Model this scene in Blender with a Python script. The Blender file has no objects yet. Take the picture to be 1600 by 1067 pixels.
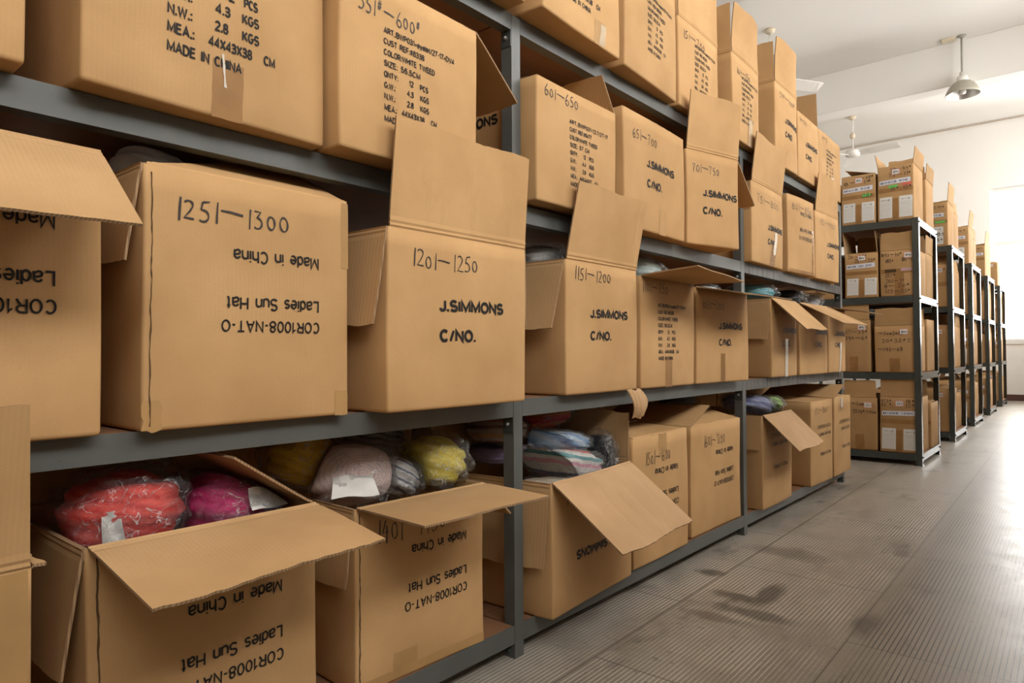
import bpy, math, random
from math import sin, cos, pi, radians
from mathutils import Vector, Matrix

scene = bpy.context.scene
COL = scene.collection
R = radians

# ------------------------------------------------------------------ camera
EYE = 0.8262
th, pt, rl = R(40.1692), R(1.0419), R(-0.3455)
Fv = Vector((cos(th)*cos(pt), sin(th)*cos(pt), sin(pt)))
Rt = Vector((sin(th), -cos(th), 0.0))
Up = Rt.cross(Fv)
Rv = Rt*cos(rl) + Up*sin(rl)
Uv = Up*cos(rl) - Rt*sin(rl)
cam_data = bpy.data.cameras.new('camera')
cam_data.sensor_width = 36.0
cam_data.lens = 1067.0/1600.0*36.0
cam_data.clip_start = 0.02
cam = bpy.data.objects.new('camera', cam_data)
M = Matrix.Identity(4)
for i in range(3):
    M[i][0] = Rv[i]; M[i][1] = Uv[i]; M[i][2] = -Fv[i]
M[2][3] = EYE
cam.matrix_world = M
COL.objects.link(cam)
scene.camera = cam

# ------------------------------------------------------------------ light
world = bpy.data.worlds.new('sky'); scene.world = world
world.use_nodes = True
bg = world.node_tree.nodes['Background']
bg.inputs[0].default_value = (1.0, 0.985, 0.955, 1)
bg.inputs[1].default_value = 13.0
scene.view_settings.view_transform = 'Standard'
scene.view_settings.look = 'None'
scene.view_settings.exposure = 0.0
scene.view_settings.gamma = 1.0
cy = scene.cycles
cy.max_bounces = 10; cy.diffuse_bounces = 6; cy.glossy_bounces = 4
cy.transparent_max_bounces = 16; cy.transmission_bounces = 4
cy.use_denoising = True
cy.sample_clamp_indirect = 6.0
cy.caustics_reflective = False; cy.caustics_refractive = False

# room extents
X0, X1 = -3.0, 14.0
Y0, Y1 = -1.5, 6.5
ZC = 4.72
# (x0, x1, z0, z1) openings of the aisle-side wall; (y0, y1, z0, z1) of the end wall
SIDE_OPEN = [(-1.6, 1.6, 2.5, 4.1), (2.4, 5.2, 2.5, 4.1), (6.3, 9.3, 2.4, 4.1), (10.5, 13.5, 1.9, 4.15)]
END_OPEN = [(-1.1, 1.24, 0.97, 3.56)]
def portal(name, loc, rot, sx, sy):
    l = bpy.data.lights.new(name, 'AREA'); l.shape = 'RECTANGLE'; l.size = sx; l.size_y = sy
    l.cycles.is_portal = True
    o = bpy.data.objects.new(name, l); o.location = loc; o.rotation_euler = rot; COL.objects.link(o)
for a, b, c, d in SIDE_OPEN:
    portal('daylight_portal', ((a+b)/2, Y0-0.13, (c+d)/2), (R(90), 0, 0), b-a, d-c)
for a, b, c, d in END_OPEN:
    portal('daylight_portal', (X1+0.13, (a+b)/2, (c+d)/2), (0, R(90), 0), d-c, b-a)

# ------------------------------------------------------------------ materials
def new_mat(name):
    m = bpy.data.materials.new(name); m.use_nodes = True
    nt = m.node_tree
    return m, nt, nt.nodes['Principled BSDF']
def node(nt, t, **kw):
    n = nt.nodes.new(t)
    for k, v in kw.items(): setattr(n, k, v)
    return n
def mathn(nt, op, a, b=None, c=None):
    n = node(nt, 'ShaderNodeMath', operation=op)
    for i, v in enumerate((a, b, c)):
        if v is None: continue
        if isinstance(v, (int, float)): n.inputs[i].default_value = v
        else: nt.links.new(v, n.inputs[i])
    return n.outputs[0]
def mixc(nt, f, a, b, blend='MIX'):
    n = node(nt, 'ShaderNodeMix', data_type='RGBA', blend_type=blend)
    for s, v in ((n.inputs[0], f), (n.inputs[6], a), (n.inputs[7], b)):
        if isinstance(v, (int, float)): s.default_value = v
        elif isinstance(v, tuple): s.default_value = (*v, 1) if len(v) == 3 else v
        else: nt.links.new(v, s)
    return n.outputs[2]
def noise(nt, vec, scale, detail=3, rough=0.55):
    n = node(nt, 'ShaderNodeTexNoise')
    n.inputs['Scale'].default_value = scale; n.inputs['Detail'].default_value = detail
    n.inputs['Roughness'].default_value = rough
    if vec is not None: nt.links.new(vec, n.inputs['Vector'])
    return n.outputs[0]
def ramp(nt, f, p0, p1):
    n = node(nt, 'ShaderNodeMapRange'); n.clamp = True
    nt.links.new(f, n.inputs[0]); n.inputs[1].default_value = p0; n.inputs[2].default_value = p1
    return n.outputs[0]
def bump(nt, bs, h, strength, dist):
    b = node(nt, 'ShaderNodeBump'); b.inputs['Strength'].default_value = strength
    b.inputs['Distance'].default_value = dist
    nt.links.new(h, b.inputs['Height']); nt.links.new(b.outputs[0], bs.inputs['Normal'])

def kraft(name, base, axis, stripe, period=0.0075):
    m, nt, bs = new_mat(name)
    tc = node(nt, 'ShaderNodeTexCoord').outputs['Object']
    oi = node(nt, 'ShaderNodeObjectInfo')
    off = node(nt, 'ShaderNodeVectorMath', operation='ADD')
    nt.links.new(tc, off.inputs[0])
    sc_ = node(nt, 'ShaderNodeVectorMath', operation='SCALE')
    sc_.inputs[0].default_value = (37.0, 17.0, 23.0); nt.links.new(oi.outputs['Random'], sc_.inputs['Scale'])
    nt.links.new(sc_.outputs[0], off.inputs[1])
    v = off.outputs[0]
    lo = noise(nt, v, 5.0, 3); fine = noise(nt, v, 420.0, 2); mid = noise(nt, v, 45.0, 4, 0.65)
    dark = tuple(c*f for c, f in zip(base, (0.86, 0.84, 0.80)))
    lite = tuple(min(1, c*f) for c, f in zip(base, (1.07, 1.08, 1.10)))
    c = mixc(nt, ramp(nt, lo, 0.3, 0.7), dark, lite)
    c = mixc(nt, mathn(nt, 'MULTIPLY', ramp(nt, fine, 0.35, 0.75), 0.22), c, tuple(x*0.72 for x in base))
    c = mixc(nt, mathn(nt, 'MULTIPLY', ramp(nt, mid, 0.62, 0.8), 0.20), c, tuple(x*0.66 for x in base))
    sep = node(nt, 'ShaderNodeSeparateXYZ'); nt.links.new(tc, sep.inputs[0])
    if axis == 'x': s = sep.outputs[0]
    elif axis == 'y': s = sep.outputs[1]
    else: s = mathn(nt, 'ADD', sep.outputs[0], sep.outputs[1])
    w = mathn(nt, 'SINE', mathn(nt, 'MULTIPLY', s, 2*pi/period))
    w01 = mathn(nt, 'MULTIPLY_ADD', w, 0.5, 0.5)
    big = ramp(nt, noise(nt, v, 3.0, 1), 0.35, 0.65)
    amt = mathn(nt, 'MULTIPLY', mathn(nt, 'MULTIPLY', w01, big), stripe)
    c = mixc(nt, amt, c, tuple(x*0.62 for x in base))
    tint = mathn(nt, 'MULTIPLY_ADD', oi.outputs['Random'], 0.16, 0.92)
    hsv = node(nt, 'ShaderNodeHueSaturation'); nt.links.new(tint, hsv.inputs['Value']); nt.links.new(c, hsv.inputs['Color'])
    nt.links.new(hsv.outputs[0], bs.inputs['Base Color'])
    bs.inputs['Roughness'].default_value = 0.78
    bs.inputs['Specular IOR Level'].default_value = 0.16
    h = mathn(nt, 'ADD', mathn(nt, 'MULTIPLY', w01, 0.35*min(1, stripe*3)), mathn(nt, 'MULTIPLY', mid, 0.5))
    bump(nt, bs, h, 0.22, 0.0015)
    return m
KB = (0.530, 0.318, 0.144)
K_OUT = kraft('kraft_board', KB, 'xy', 0.10)
K_FX = kraft('kraft_board_flap', KB, 'x', 0.10)
K_FY = kraft('kraft_board_side_flap', KB, 'y', 0.12)
KI = (0.520, 0.322, 0.155)
K_IX = kraft('kraft_inside', KI, 'x', 0.16)
K_IY = kraft('kraft_inside_side', KI, 'y', 0.55, 0.011)
K_IXS = kraft('kraft_inside_corrugated', (0.56, 0.355, 0.19), 'x', 0.62, 0.012)
K_OLD = kraft('kraft_board_worn', (0.44, 0.262, 0.118), 'xy', 0.12)

def edge_mat():
    m, nt, bs = new_mat('corrugated_edge')
    tc = node(nt, 'ShaderNodeTexCoord').outputs['Object']
    sep = node(nt, 'ShaderNodeSeparateXYZ'); nt.links.new(tc, sep.inputs[0])
    s = mathn(nt, 'ADD', sep.outputs[0], sep.outputs[1])
    w = mathn(nt, 'MULTIPLY_ADD', mathn(nt, 'SINE', mathn(nt, 'MULTIPLY', s, 2*pi/0.006)), 0.5, 0.5)
    c = mixc(nt, w, (0.20, 0.115, 0.055), (0.40, 0.25, 0.13))
    nt.links.new(c, bs.inputs['Base Color']); bs.inputs['Roughness'].default_value = 0.9
    return m
K_EDGE = edge_mat()

def flat(name, col, rough=0.6, spec=0.4, metal=0.0, nscale=None, namt=0.15, bumpd=0.0):
    m, nt, bs = new_mat(name)
    bs.inputs['Roughness'].default_value = rough
    bs.inputs['Specular IOR Level'].default_value = spec
    bs.inputs['Metallic'].default_value = metal
    tc = node(nt, 'ShaderNodeTexCoord').outputs['Object']
    n = noise(nt, tc, nscale or 30.0, 4)
    c = mixc(nt, ramp(nt, n, 0.3, 0.75), col, tuple(x*(1-namt) for x in col))
    nt.links.new(c, bs.inputs['Base Color'])
    if bumpd: bump(nt, bs, n, 0.3, bumpd)
    return m
INK = flat('black_print', (0.020, 0.017, 0.015), 0.6, 0.2)
INK_F = flat('faded_print', (0.075, 0.052, 0.036), 0.6, 0.2)
PEN = flat('marker_pen', (0.042, 0.032, 0.028), 0.5, 0.3)
PAPER = flat('white_paper', (0.72, 0.70, 0.66), 0.8, 0.2, namt=0.05)
PAPER_LINE = flat('grey_ruling', (0.50, 0.48, 0.44), 0.8, 0.2)
STRIP = flat('pale_label', (0.66, 0.66, 0.72), 0.6, 0.3, namt=0.04)
PINK = flat('pink_border', (0.66, 0.30, 0.24), 0.7, 0.2)
GREEN = flat('green_sticker', (0.16, 0.55, 0.12), 0.6, 0.3)
RED_S = flat('red_sticker', (0.70, 0.16, 0.10), 0.6, 0.3)
PINK_S = flat('lilac_sticker', (0.52, 0.34, 0.34), 0.6, 0.3)
SEAM = flat('raw_card_edge', (0.13, 0.075, 0.038), 0.9, 0.1, nscale=60, namt=0.4)
TAPE = flat('brown_parcel_tape', (0.34, 0.175, 0.062), 0.5, 0.25, nscale=14, namt=0.25, bumpd=0.002)
TAPE_L = flat('worn_parcel_tape', (0.465, 0.272, 0.110), 0.55, 0.22, nscale=14, namt=0.2, bumpd=0.002)
def clear_tape():
    m, nt, bs = new_mat('clear_parcel_tape')
    out = nt.nodes['Material Output']
    tr = node(nt, 'ShaderNodeBsdfTransparent'); gl = node(nt, 'ShaderNodeBsdfGlossy'); gl.inputs['Roughness'].default_value = 0.12
    tr.inputs[0].default_value = (0.93, 0.86, 0.76, 1)
    tc = node(nt, 'ShaderNodeTexCoord').outputs['Object']
    n = noise(nt, tc, 60, 3)
    b = node(nt, 'ShaderNodeBump'); b.inputs['Strength'].default_value = 0.12; b.inputs['Distance'].default_value = 0.004
    nt.links.new(n, b.inputs['Height']); nt.links.new(b.outputs[0], gl.inputs['Normal'])
    lw = node(nt, 'ShaderNodeLayerWeight'); lw.inputs['Blend'].default_value = 0.35
    f = mathn(nt, 'MULTIPLY_ADD', lw.outputs['Fresnel'], 0.5, 0.03)
    mx = node(nt, 'ShaderNodeMixShader'); nt.links.new(f, mx.inputs[0])
    nt.links.new(tr.outputs[0], mx.inputs[1]); nt.links.new(gl.outputs[0], mx.inputs[2])
    nt.links.new(mx.outputs[0], out.inputs[0])
    return m
CLEAR = clear_tape()
CLEAR_GLARE = flat('clear_tape_glare', (0.62, 0.55, 0.46), 0.3, 0.5)  # clear tape with its white glare painted into the colour
CLEAR_GLARE_S = flat('clear_tape_soft_glare', (0.55, 0.40, 0.245), 0.3, 0.5, nscale=40, namt=0.3, bumpd=0.003)  # same tape, fainter glare painted into the colour

def metal_paint(name, col, rough=0.42):
    m, nt, bs = new_mat(name)
    tc = node(nt, 'ShaderNodeTexCoord').outputs['Object']
    n = noise(nt, tc, 6.0, 5, 0.6); sp = noise(nt, tc, 85.0, 2, 0.5)
    c = mixc(nt, ramp(nt, n, 0.35, 0.7), col, tuple(x*0.78 for x in col))
    c = mixc(nt, mathn(nt, 'MULTIPLY', ramp(nt, sp, 0.70, 0.78), 0.55), c, (0.05, 0.03, 0.022))
    nt.links.new(c, bs.inputs['Base Color'])
    bs.inputs['Roughness'].default_value = rough; bs.inputs['Specular IOR Level'].default_value = 0.5
    bump(nt, bs, n, 0.04, 0.002)
    return m
STEEL = metal_paint('grey_painted_steel', (0.105, 0.110, 0.103))
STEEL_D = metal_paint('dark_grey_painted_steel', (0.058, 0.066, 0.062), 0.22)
def streaked():
    m, nt, bs = new_mat('streaked_grey_steel')
    tc = node(nt, 'ShaderNodeTexCoord').outputs['Object']
    mp = node(nt, 'ShaderNodeMapping'); mp.inputs['Scale'].default_value = (26, 1, 3); nt.links.new(tc, mp.inputs[0])
    n = noise(nt, mp.outputs[0], 1.6, 4, 0.6)
    nt.links.new(mixc(nt, ramp(nt, n, 0.42, 0.66), (0.105, 0.098, 0.088), (0.018, 0.016, 0.014)), bs.inputs['Base Color'])
    bs.inputs['Roughness'].default_value = 0.5
    return m
STEEL_S = streaked()
BOLT = flat('zinc_bolt', (0.40, 0.39, 0.37), 0.45, 0.5, 0.8)
def wood():
    m, nt, bs = new_mat('shelf_board')
    tc = node(nt, 'ShaderNodeTexCoord').outputs['Object']
    mp = node(nt, 'ShaderNodeMapping'); mp.inputs['Scale'].default_value = (2, 26, 26); nt.links.new(tc, mp.inputs[0])
    n = noise(nt, mp.outputs[0], 3.0, 5, 0.65)
    nt.links.new(mixc(nt, n, (0.16, 0.075, 0.035), (0.34, 0.17, 0.085)), bs.inputs['Base Color'])
    bs.inputs['Roughness'].default_value = 0.6
    return m
WOOD = wood()
WALL = flat('cream_wall_paint', (0.80, 0.775, 0.735), 0.9, 0.15, nscale=1.2, namt=0.035)
CEIL = flat('ceiling_paint', (0.80, 0.775, 0.735), 0.92, 0.12, nscale=0.9, namt=0.03)
BROWN = flat('brown_skirting_paint', (0.10, 0.045, 0.035), 0.5, 0.4)
WHITE = flat('white_enamel', (0.74, 0.71, 0.66), 0.45, 0.4, namt=0.05)
CABLE = flat('cable_cover', (0.52, 0.43, 0.34), 0.6, 0.3)
BEIGE = flat('aged_cream_plastic', (0.70, 0.60, 0.45), 0.5, 0.4)
ALU = flat('lamp_aluminium', (0.60, 0.585, 0.55), 0.30, 0.5, 0.85, namt=0.08)
SHADE_OUT = flat('lamp_shade_grey', (0.40, 0.37, 0.30), 0.45, 0.4)
ROD = flat('lamp_rod_grey', (0.36, 0.34, 0.30), 0.45, 0.4)
FRAME = flat('window_frame_white', (0.80, 0.78, 0.74), 0.5, 0.4, namt=0.04)

def glass():
    m, nt, bs = new_mat('window_glass')
    out = nt.nodes['Material Output']
    tr = node(nt, 'ShaderNodeBsdfTransparent'); gl = node(nt, 'ShaderNodeBsdfGlossy'); gl.inputs['Roughness'].default_value = 0.02
    fr = node(nt, 'ShaderNodeFresnel'); fr.inputs[0].default_value = 1.2
    mx = node(nt, 'ShaderNodeMixShader'); nt.links.new(fr.outputs[0], mx.inputs[0])
    nt.links.new(tr.outputs[0], mx.inputs[1]); nt.links.new(gl.outputs[0], mx.inputs[2])
    nt.links.new(mx.outputs[0], out.inputs[0])
    return m
GLASS = glass()

STAINS = [(2.36, .82, .15, .05, .75), (2.28, .90, .05, .10, .7), (2.16, .78, .05, .16, .65), (2.47, 1.07, .05, .07, .7), (2.06, .86, .04, .14, .5), (2.27, .50, .12, .05, .7), (2.9, .92, .10, .20, .45)]
def floor_mat():
    m, nt, bs = new_mat('grooved_floor_tile')
    tc = node(nt, 'ShaderNodeTexCoord').outputs['Object']
    mp = node(nt, 'ShaderNodeMapping'); mp.inputs['Rotation'].default_value = (0, 0, R(-0.75))
    nt.links.new(tc, mp.inputs[0]); v = mp.outputs[0]
    sep = node(nt, 'ShaderNodeSeparateXYZ'); nt.links.new(v, sep.inputs[0])
    x, y = sep.outputs[0], sep.outputs[1]
    yo = mathn(nt, 'SUBTRACT', y, 0.515)
    tyc = mathn(nt, 'DIVIDE', yo, 0.506)
    row = mathn(nt, 'FLOOR', tyc)
    par = mathn(nt, 'MODULO', mathn(nt, 'ADD', row, 20.0), 2.0)
    xo = mathn(nt, 'SUBTRACT', x, mathn(nt, 'MULTIPLY_ADD', par, 0.53, 0.0))
    txc = mathn(nt, 'DIVIDE', mathn(nt, 'SUBTRACT', xo, 0.555), 1.035)
    colm = mathn(nt, 'FLOOR', txc)
    cid = node(nt, 'ShaderNodeCombineXYZ'); nt.links.new(row, cid.inputs[0]); nt.links.new(colm, cid.inputs[1])
    wn = node(nt, 'ShaderNodeTexWhiteNoise'); nt.links.new(cid.outputs[0], wn.inputs['Vector'])
    rnd = wn.outputs['Value']
    fy = mathn(nt, 'FRACT', tyc); fx = mathn(nt, 'FRACT', txc)
    # distance to tile seams, in metres
    sy = mathn(nt, 'MULTIPLY', mathn(nt, 'MINIMUM', fy, mathn(nt, 'SUBTRACT', 1.0, fy)), 0.506)
    sx = mathn(nt, 'MULTIPLY', mathn(nt, 'MINIMUM', fx, mathn(nt, 'SUBTRACT', 1.0, fx)), 1.035)
    seam = mathn(nt, 'LESS_THAN', mathn(nt, 'MINIMUM', sx, sy), 0.0022)
    # grooves along x
    g = mathn(nt, 'FRACT', mathn(nt, 'DIVIDE', y, 0.0130))
    tri = mathn(nt, 'ABSOLUTE', mathn(nt, 'SUBTRACT', g, 0.5))
    line = ramp(nt, tri, 0.155, 0.10)
    wear = noise(nt, v, 2.3, 4, 0.6); n2 = noise(nt, v, 9.0, 5, 0.65); n3 = noise(nt, v, 130.0, 3, 0.6)
    mid = ramp(nt, y, 0.46, 0.56)
    wr = ramp(nt, mathn(nt, 'ADD', mathn(nt, 'MULTIPLY_ADD', wear, 0.7, mathn(nt, 'MULTIPLY', n2, 0.3)), mathn(nt, 'MULTIPLY', rnd, 0.10)), 0.40, 0.60)
    amt = mathn(nt, 'MULTIPLY', mathn(nt, 'MAXIMUM', wr, mathn(nt, 'MULTIPLY_ADD', mid, -0.55, 0.55)), line)
    base = mixc(nt, ramp(nt, n2, 0.3, 0.7), (0.255, 0.224, 0.183), (0.340, 0.303, 0.252))
    base = mixc(nt, mathn(nt, 'MULTIPLY', rnd, 0.18), base, (0.22, 0.19, 0.165))
    base = mixc(nt, mathn(nt, 'MULTIPLY', ramp(nt, n3, 0.50, 0.75), 0.45), base, (0.16, 0.135, 0.11))
    # pale ribs by the near rack, dirt-filled grooves in the middle of the aisle
    lc = mixc(nt, mid, (0.030, 0.024, 0.020), (0.64, 0.59, 0.50))
    c = mixc(nt, mathn(nt, 'MULTIPLY', amt, 0.95), base, lc)
    st = node(nt, 'ShaderNodeMapping'); st.inputs['Scale'].default_value = (1.0, 2.2, 1); nt.links.new(v, st.inputs[0])
    stain = ramp(nt, noise(nt, st.outputs[0], 2.6, 6, 0.62), 0.585, 0.70)
    spots = ramp(nt, noise(nt, v, 30.0, 3, 0.6), 0.655, 0.71)
    c = mixc(nt, mathn(nt, 'MULTIPLY', stain, 0.62), c, (0.085, 0.072, 0.062))
    dn = mathn(nt, 'MULTIPLY', mathn(nt, 'SUBTRACT', noise(nt, v, 7.0, 5, 0.65), 0.5), 0.9)
    for sx_, sy_, rx_, ry_, am in STAINS:
        ex = mathn(nt, 'DIVIDE', mathn(nt, 'SUBTRACT', x, sx_), rx_); ey = mathn(nt, 'DIVIDE', mathn(nt, 'SUBTRACT', y, sy_), ry_)
        rr = mathn(nt, 'SQRT', mathn(nt, 'ADD', mathn(nt, 'MULTIPLY', ex, ex), mathn(nt, 'MULTIPLY', ey, ey)))
        m_ = ramp(nt, mathn(nt, 'ADD', rr, mathn(nt, 'MULTIPLY', dn, 1.6)), 1.0, 0.45)
        c = mixc(nt, mathn(nt, 'MULTIPLY', m_, am), c, (0.055, 0.047, 0.042))
    c = mixc(nt, mathn(nt, 'MULTIPLY', spots, 0.5), c, (0.07, 0.06, 0.05))
    c = mixc(nt, mathn(nt, 'MULTIPLY', seam, 0.75), c, (0.06, 0.05, 0.042))
    nt.links.new(c, bs.inputs['Base Color'])
    ro = mathn(nt, 'MULTIPLY_ADD', n2, 0.26, 0.22)
    nt.links.new(ro, bs.inputs['Roughness'])
    bs.inputs['Specular IOR Level'].default_value = 0.5
    hh = mathn(nt, 'SUBTRACT', mathn(nt, 'MULTIPLY_ADD', n3, 0.35, mathn(nt, 'MULTIPLY', n2, 0.4)), mathn(nt, 'MULTIPLY', line, mathn(nt, 'MULTIPLY', mid, 0.3)))
    bump(nt, bs, hh, 0.35, 0.002)
    return m
FLOOR = floor_mat()

def plastic():
    m, nt, bs = new_mat('clear_plastic_film')
    out = nt.nodes['Material Output']
    tc = node(nt, 'ShaderNodeTexCoord').outputs['Object']
    mp = node(nt, 'ShaderNodeMapping'); mp.inputs['Scale'].default_value = (1, 1.7, 1.3); nt.links.new(tc, mp.inputs[0])
    n = node(nt, 'ShaderNodeTexNoise'); n.inputs['Scale'].default_value = 24; n.inputs['Detail'].default_value = 5
    n.inputs['Distortion'].default_value = 1.6; nt.links.new(mp.outputs[0], n.inputs['Vector'])
    b = node(nt, 'ShaderNodeBump'); b.inputs['Strength'].default_value = 1.0; b.inputs['Distance'].default_value = 0.03
    nt.links.new(n.outputs[0], b.inputs['Height'])
    tr = node(nt, 'ShaderNodeBsdfTransparent'); tr.inputs[0].default_value = (0.97, 0.97, 0.97, 1)
    gl = node(nt, 'ShaderNodeBsdfGlossy'); gl.inputs['Roughness'].default_value = 0.10; nt.links.new(b.outputs[0], gl.inputs['Normal'])
    df = node(nt, 'ShaderNodeBsdfDiffuse'); df.inputs[0].default_value = (0.90, 0.89, 0.89, 1); nt.links.new(b.outputs[0], df.inputs['Normal'])
    lw = node(nt, 'ShaderNodeLayerWeight'); lw.inputs['Blend'].default_value = 0.18; nt.links.new(b.outputs[0], lw.inputs['Normal'])
    n2 = node(nt, 'ShaderNodeTexNoise'); n2.inputs['Scale'].default_value = 11; n2.inputs['Detail'].default_value = 4
    n2.inputs['Distortion'].default_value = 2.2; nt.links.new(mp.outputs[0], n2.inputs['Vector'])
    cr = ramp(nt, mathn(nt, 'ABSOLUTE', mathn(nt, 'SUBTRACT', n2.outputs[0], 0.5)), 0.016, 0.0)  # white streaks painted along the creases in place of glints on the film
    patch = ramp(nt, noise(nt, tc, 5.0, 2), 0.42, 0.60)
    cr = mathn(nt, 'MULTIPLY', cr, patch)
    m1 = node(nt, 'ShaderNodeMixShader')
    nt.links.new(mathn(nt, 'MULTIPLY_ADD', cr, 0.48, mathn(nt, 'MULTIPLY_ADD', patch, 0.05, 0.01)), m1.inputs[0])
    nt.links.new(tr.outputs[0], m1.inputs[1]); nt.links.new(df.outputs[0], m1.inputs[2])
    m2 = node(nt, 'ShaderNodeMixShader')
    nt.links.new(mathn(nt, 'MULTIPLY_ADD', lw.outputs['Fresnel'], 0.50, 0.03), m2.inputs[0])
    nt.links.new(m1.outputs[0], m2.inputs[1]); nt.links.new(gl.outputs[0], m2.inputs[2])
    nt.links.new(m2.outputs[0], out.inputs[0])
    return m
FILM = plastic()

def straw(name, cols, mode='braid', freq=60.0, rough=0.75):
    """woven braid: fine bands of colour; mode picks the direction the bands run"""
    m, nt, bs = new_mat(name)
    tc = node(nt, 'ShaderNodeTexCoord').outputs['Object']
    sep = node(nt, 'ShaderNodeSeparateXYZ'); nt.links.new(tc, sep.inputs[0])
    if mode == 'coil':
        s = mathn(nt, 'SQRT', mathn(nt, 'ADD', mathn(nt, 'POWER', sep.outputs[0], 2.0), mathn(nt, 'POWER', mathn(nt, 'MULTIPLY', sep.outputs[2], 1.5), 2.0)))
    elif mode == 'level': s = mathn(nt, 'ADD', sep.outputs[2], mathn(nt, 'MULTIPLY', sep.outputs[0], 0.12))
    else: s = mathn(nt, 'ADD', sep.outputs[2], mathn(nt, 'MULTIPLY', sep.outputs[0], 0.35))
    nz = noise(nt, tc, 14.0, 3)
    s = mathn(nt, 'ADD', s, mathn(nt, 'MULTIPLY', nz, 0.018))
    fr = mathn(nt, 'FRACT', mathn(nt, 'MULTIPLY', s, freq))
    cr = node(nt, 'ShaderNodeValToRGB'); cr.color_ramp.interpolation = 'LINEAR' if mode != 'level' else 'CONSTANT'
    els = cr.color_ramp.elements
    while len(els) < len(cols): els.new(0.5)
    for i, c in enumerate(cols):
        els[i].position = i/len(cols) if mode == 'level' else i/max(1, len(cols)-1)
        els[i].color = (*c, 1)
    nt.links.new(fr, cr.inputs[0])
    fine = noise(nt, tc, 200.0, 2)
    c = mixc(nt, mathn(nt, 'MULTIPLY', fine, 0.35), cr.outputs[0], tuple(0.55*x for x in cols[0]))
    nt.links.new(c, bs.inputs['Base Color']); bs.inputs['Roughness'].default_value = rough
    bump(nt, bs, mathn(nt, 'ADD', fr, fine), 0.3, 0.004)
    return m

# ------------------------------------------------------------------ mesh helpers
def link_mesh(name, verts, faces, mats, parent=None, mi=None, smooth=False):
    me = bpy.data.meshes.new(name)
    me.from_pydata([tuple(v) for v in verts], [], faces)
    if not isinstance(mats, (list, tuple)): mats = [mats]
    for m in mats: me.materials.append(m)
    if mi: me.polygons.foreach_set('material_index', mi)
    if smooth:
        me.polygons.foreach_set('use_smooth', [True]*len(me.polygons))
    me.update()
    o = bpy.data.objects.new(name, me)
    COL.objects.link(o)
    if parent: o.parent = parent
    return o
def tag(o, label=None, cat=None, group=None, kind=None):
    if label: o['label'] = label
    if cat: o['category'] = cat
    if group: o['group'] = group
    if kind: o['kind'] = kind
    return o
def thing(name, label, cat, loc=(0, 0, 0), rz=0.0, group=None):
    o = bpy.data.objects.new(name, None); o.empty_display_size = 0.05
    COL.objects.link(o); o.location = loc; o.rotation_euler = (0, 0, rz)
    return tag(o, label, cat, group)
class MB:
    """collects solids into ONE mesh"""
    def __init__(s): s.v = []; s.f = []; s.m = []
    def add(s, verts, faces, mi=0):
        n = len(s.v); s.v += [tuple(v) for v in verts]
        s.f += [tuple(i+n for i in f) for f in faces]; s.m += [mi]*len(faces); return s
    def box(s, a, b, mi=0, bev=0.0):
        x0, y0, z0 = a; x1, y1, z1 = b
        if bev <= 0:
            v = [(x0,y0,z0),(x1,y0,z0),(x1,y1,z0),(x0,y1,z0),(x0,y0,z1),(x1,y0,z1),(x1,y1,z1),(x0,y1,z1)]
            return s.add(v, [(3,2,1,0),(4,5,6,7),(0,1,5,4),(1,2,6,5),(2,3,7,6),(3,0,4,7)], mi)
        v = []
        for z, i in ((z0, bev), (z0+bev, 0), (z1-bev, 0), (z1, bev)):
            for px, py in ((x0+i, y0+bev), (x0+bev, y0+i), (x1-bev, y0+i), (x1-i, y0+bev), (x1-i, y1-bev), (x1-bev, y1-i), (x0+bev, y1-i), (x0+i, y1-bev)):
                v.append((px, py, z))
        f = [tuple(range(7, -1, -1)), tuple(range(24, 32))]
        for k in range(3):
            for i in range(8):
                j = (i+1) % 8; f.append((k*8+i, k*8+j, (k+1)*8+j, (k+1)*8+i))
        return s.add(v, f, mi)
    def lathe(s, prof, n=24, c=(0, 0, 0), mi=0, axis='z'):
        v = []; f = []
        for r, z in prof:
            for i in range(n):
                a = 2*pi*i/n
                if axis == 'z': v.append((c[0]+r*cos(a), c[1]+r*sin(a), c[2]+z))
                elif axis == 'x': v.append((c[0]+z, c[1]+r*cos(a), c[2]+r*sin(a)))
                else: v.append((c[0]+r*cos(a), c[1]+z, c[2]-r*sin(a)))
        for k in range(len(prof)-1):
            for i in range(n):
                j = (i+1) % n; f.append((k*n+i, k*n+j, (k+1)*n+j, (k+1)*n+i))
        return s.add(v, f, mi)
    def tube(s, p, q, r, n=10, mi=0):
        p = Vector(p); q = Vector(q); d = (q-p).normalized()
        a = d.orthogonal().normalized(); b = d.cross(a)
        v = [p+a*r*cos(2*pi*i/n)+b*r*sin(2*pi*i/n) for i in range(n)] + [q+a*r*cos(2*pi*i/n)+b*r*sin(2*pi*i/n) for i in range(n)]
        f = [(i, (i+1) % n, n+(i+1) % n, n+i) for i in range(n)] + [tuple(range(n-1, -1, -1)), tuple(range(n, 2*n))]
        return s.add(v, f, mi)
    def build(s, name, mats, parent=None, smooth=False):
        return link_mesh(name, s.v, s.f, mats, parent, s.m, smooth)

# ------------------------------------------------------------------ lettering
def el(cx, cy, rx, ry, a0=90, a1=450, n=14):
    return [(cx+rx*cos(R(a0+(a1-a0)*i/n)), cy+ry*sin(R(a0+(a1-a0)*i/n))) for i in range(n+1)]

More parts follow.
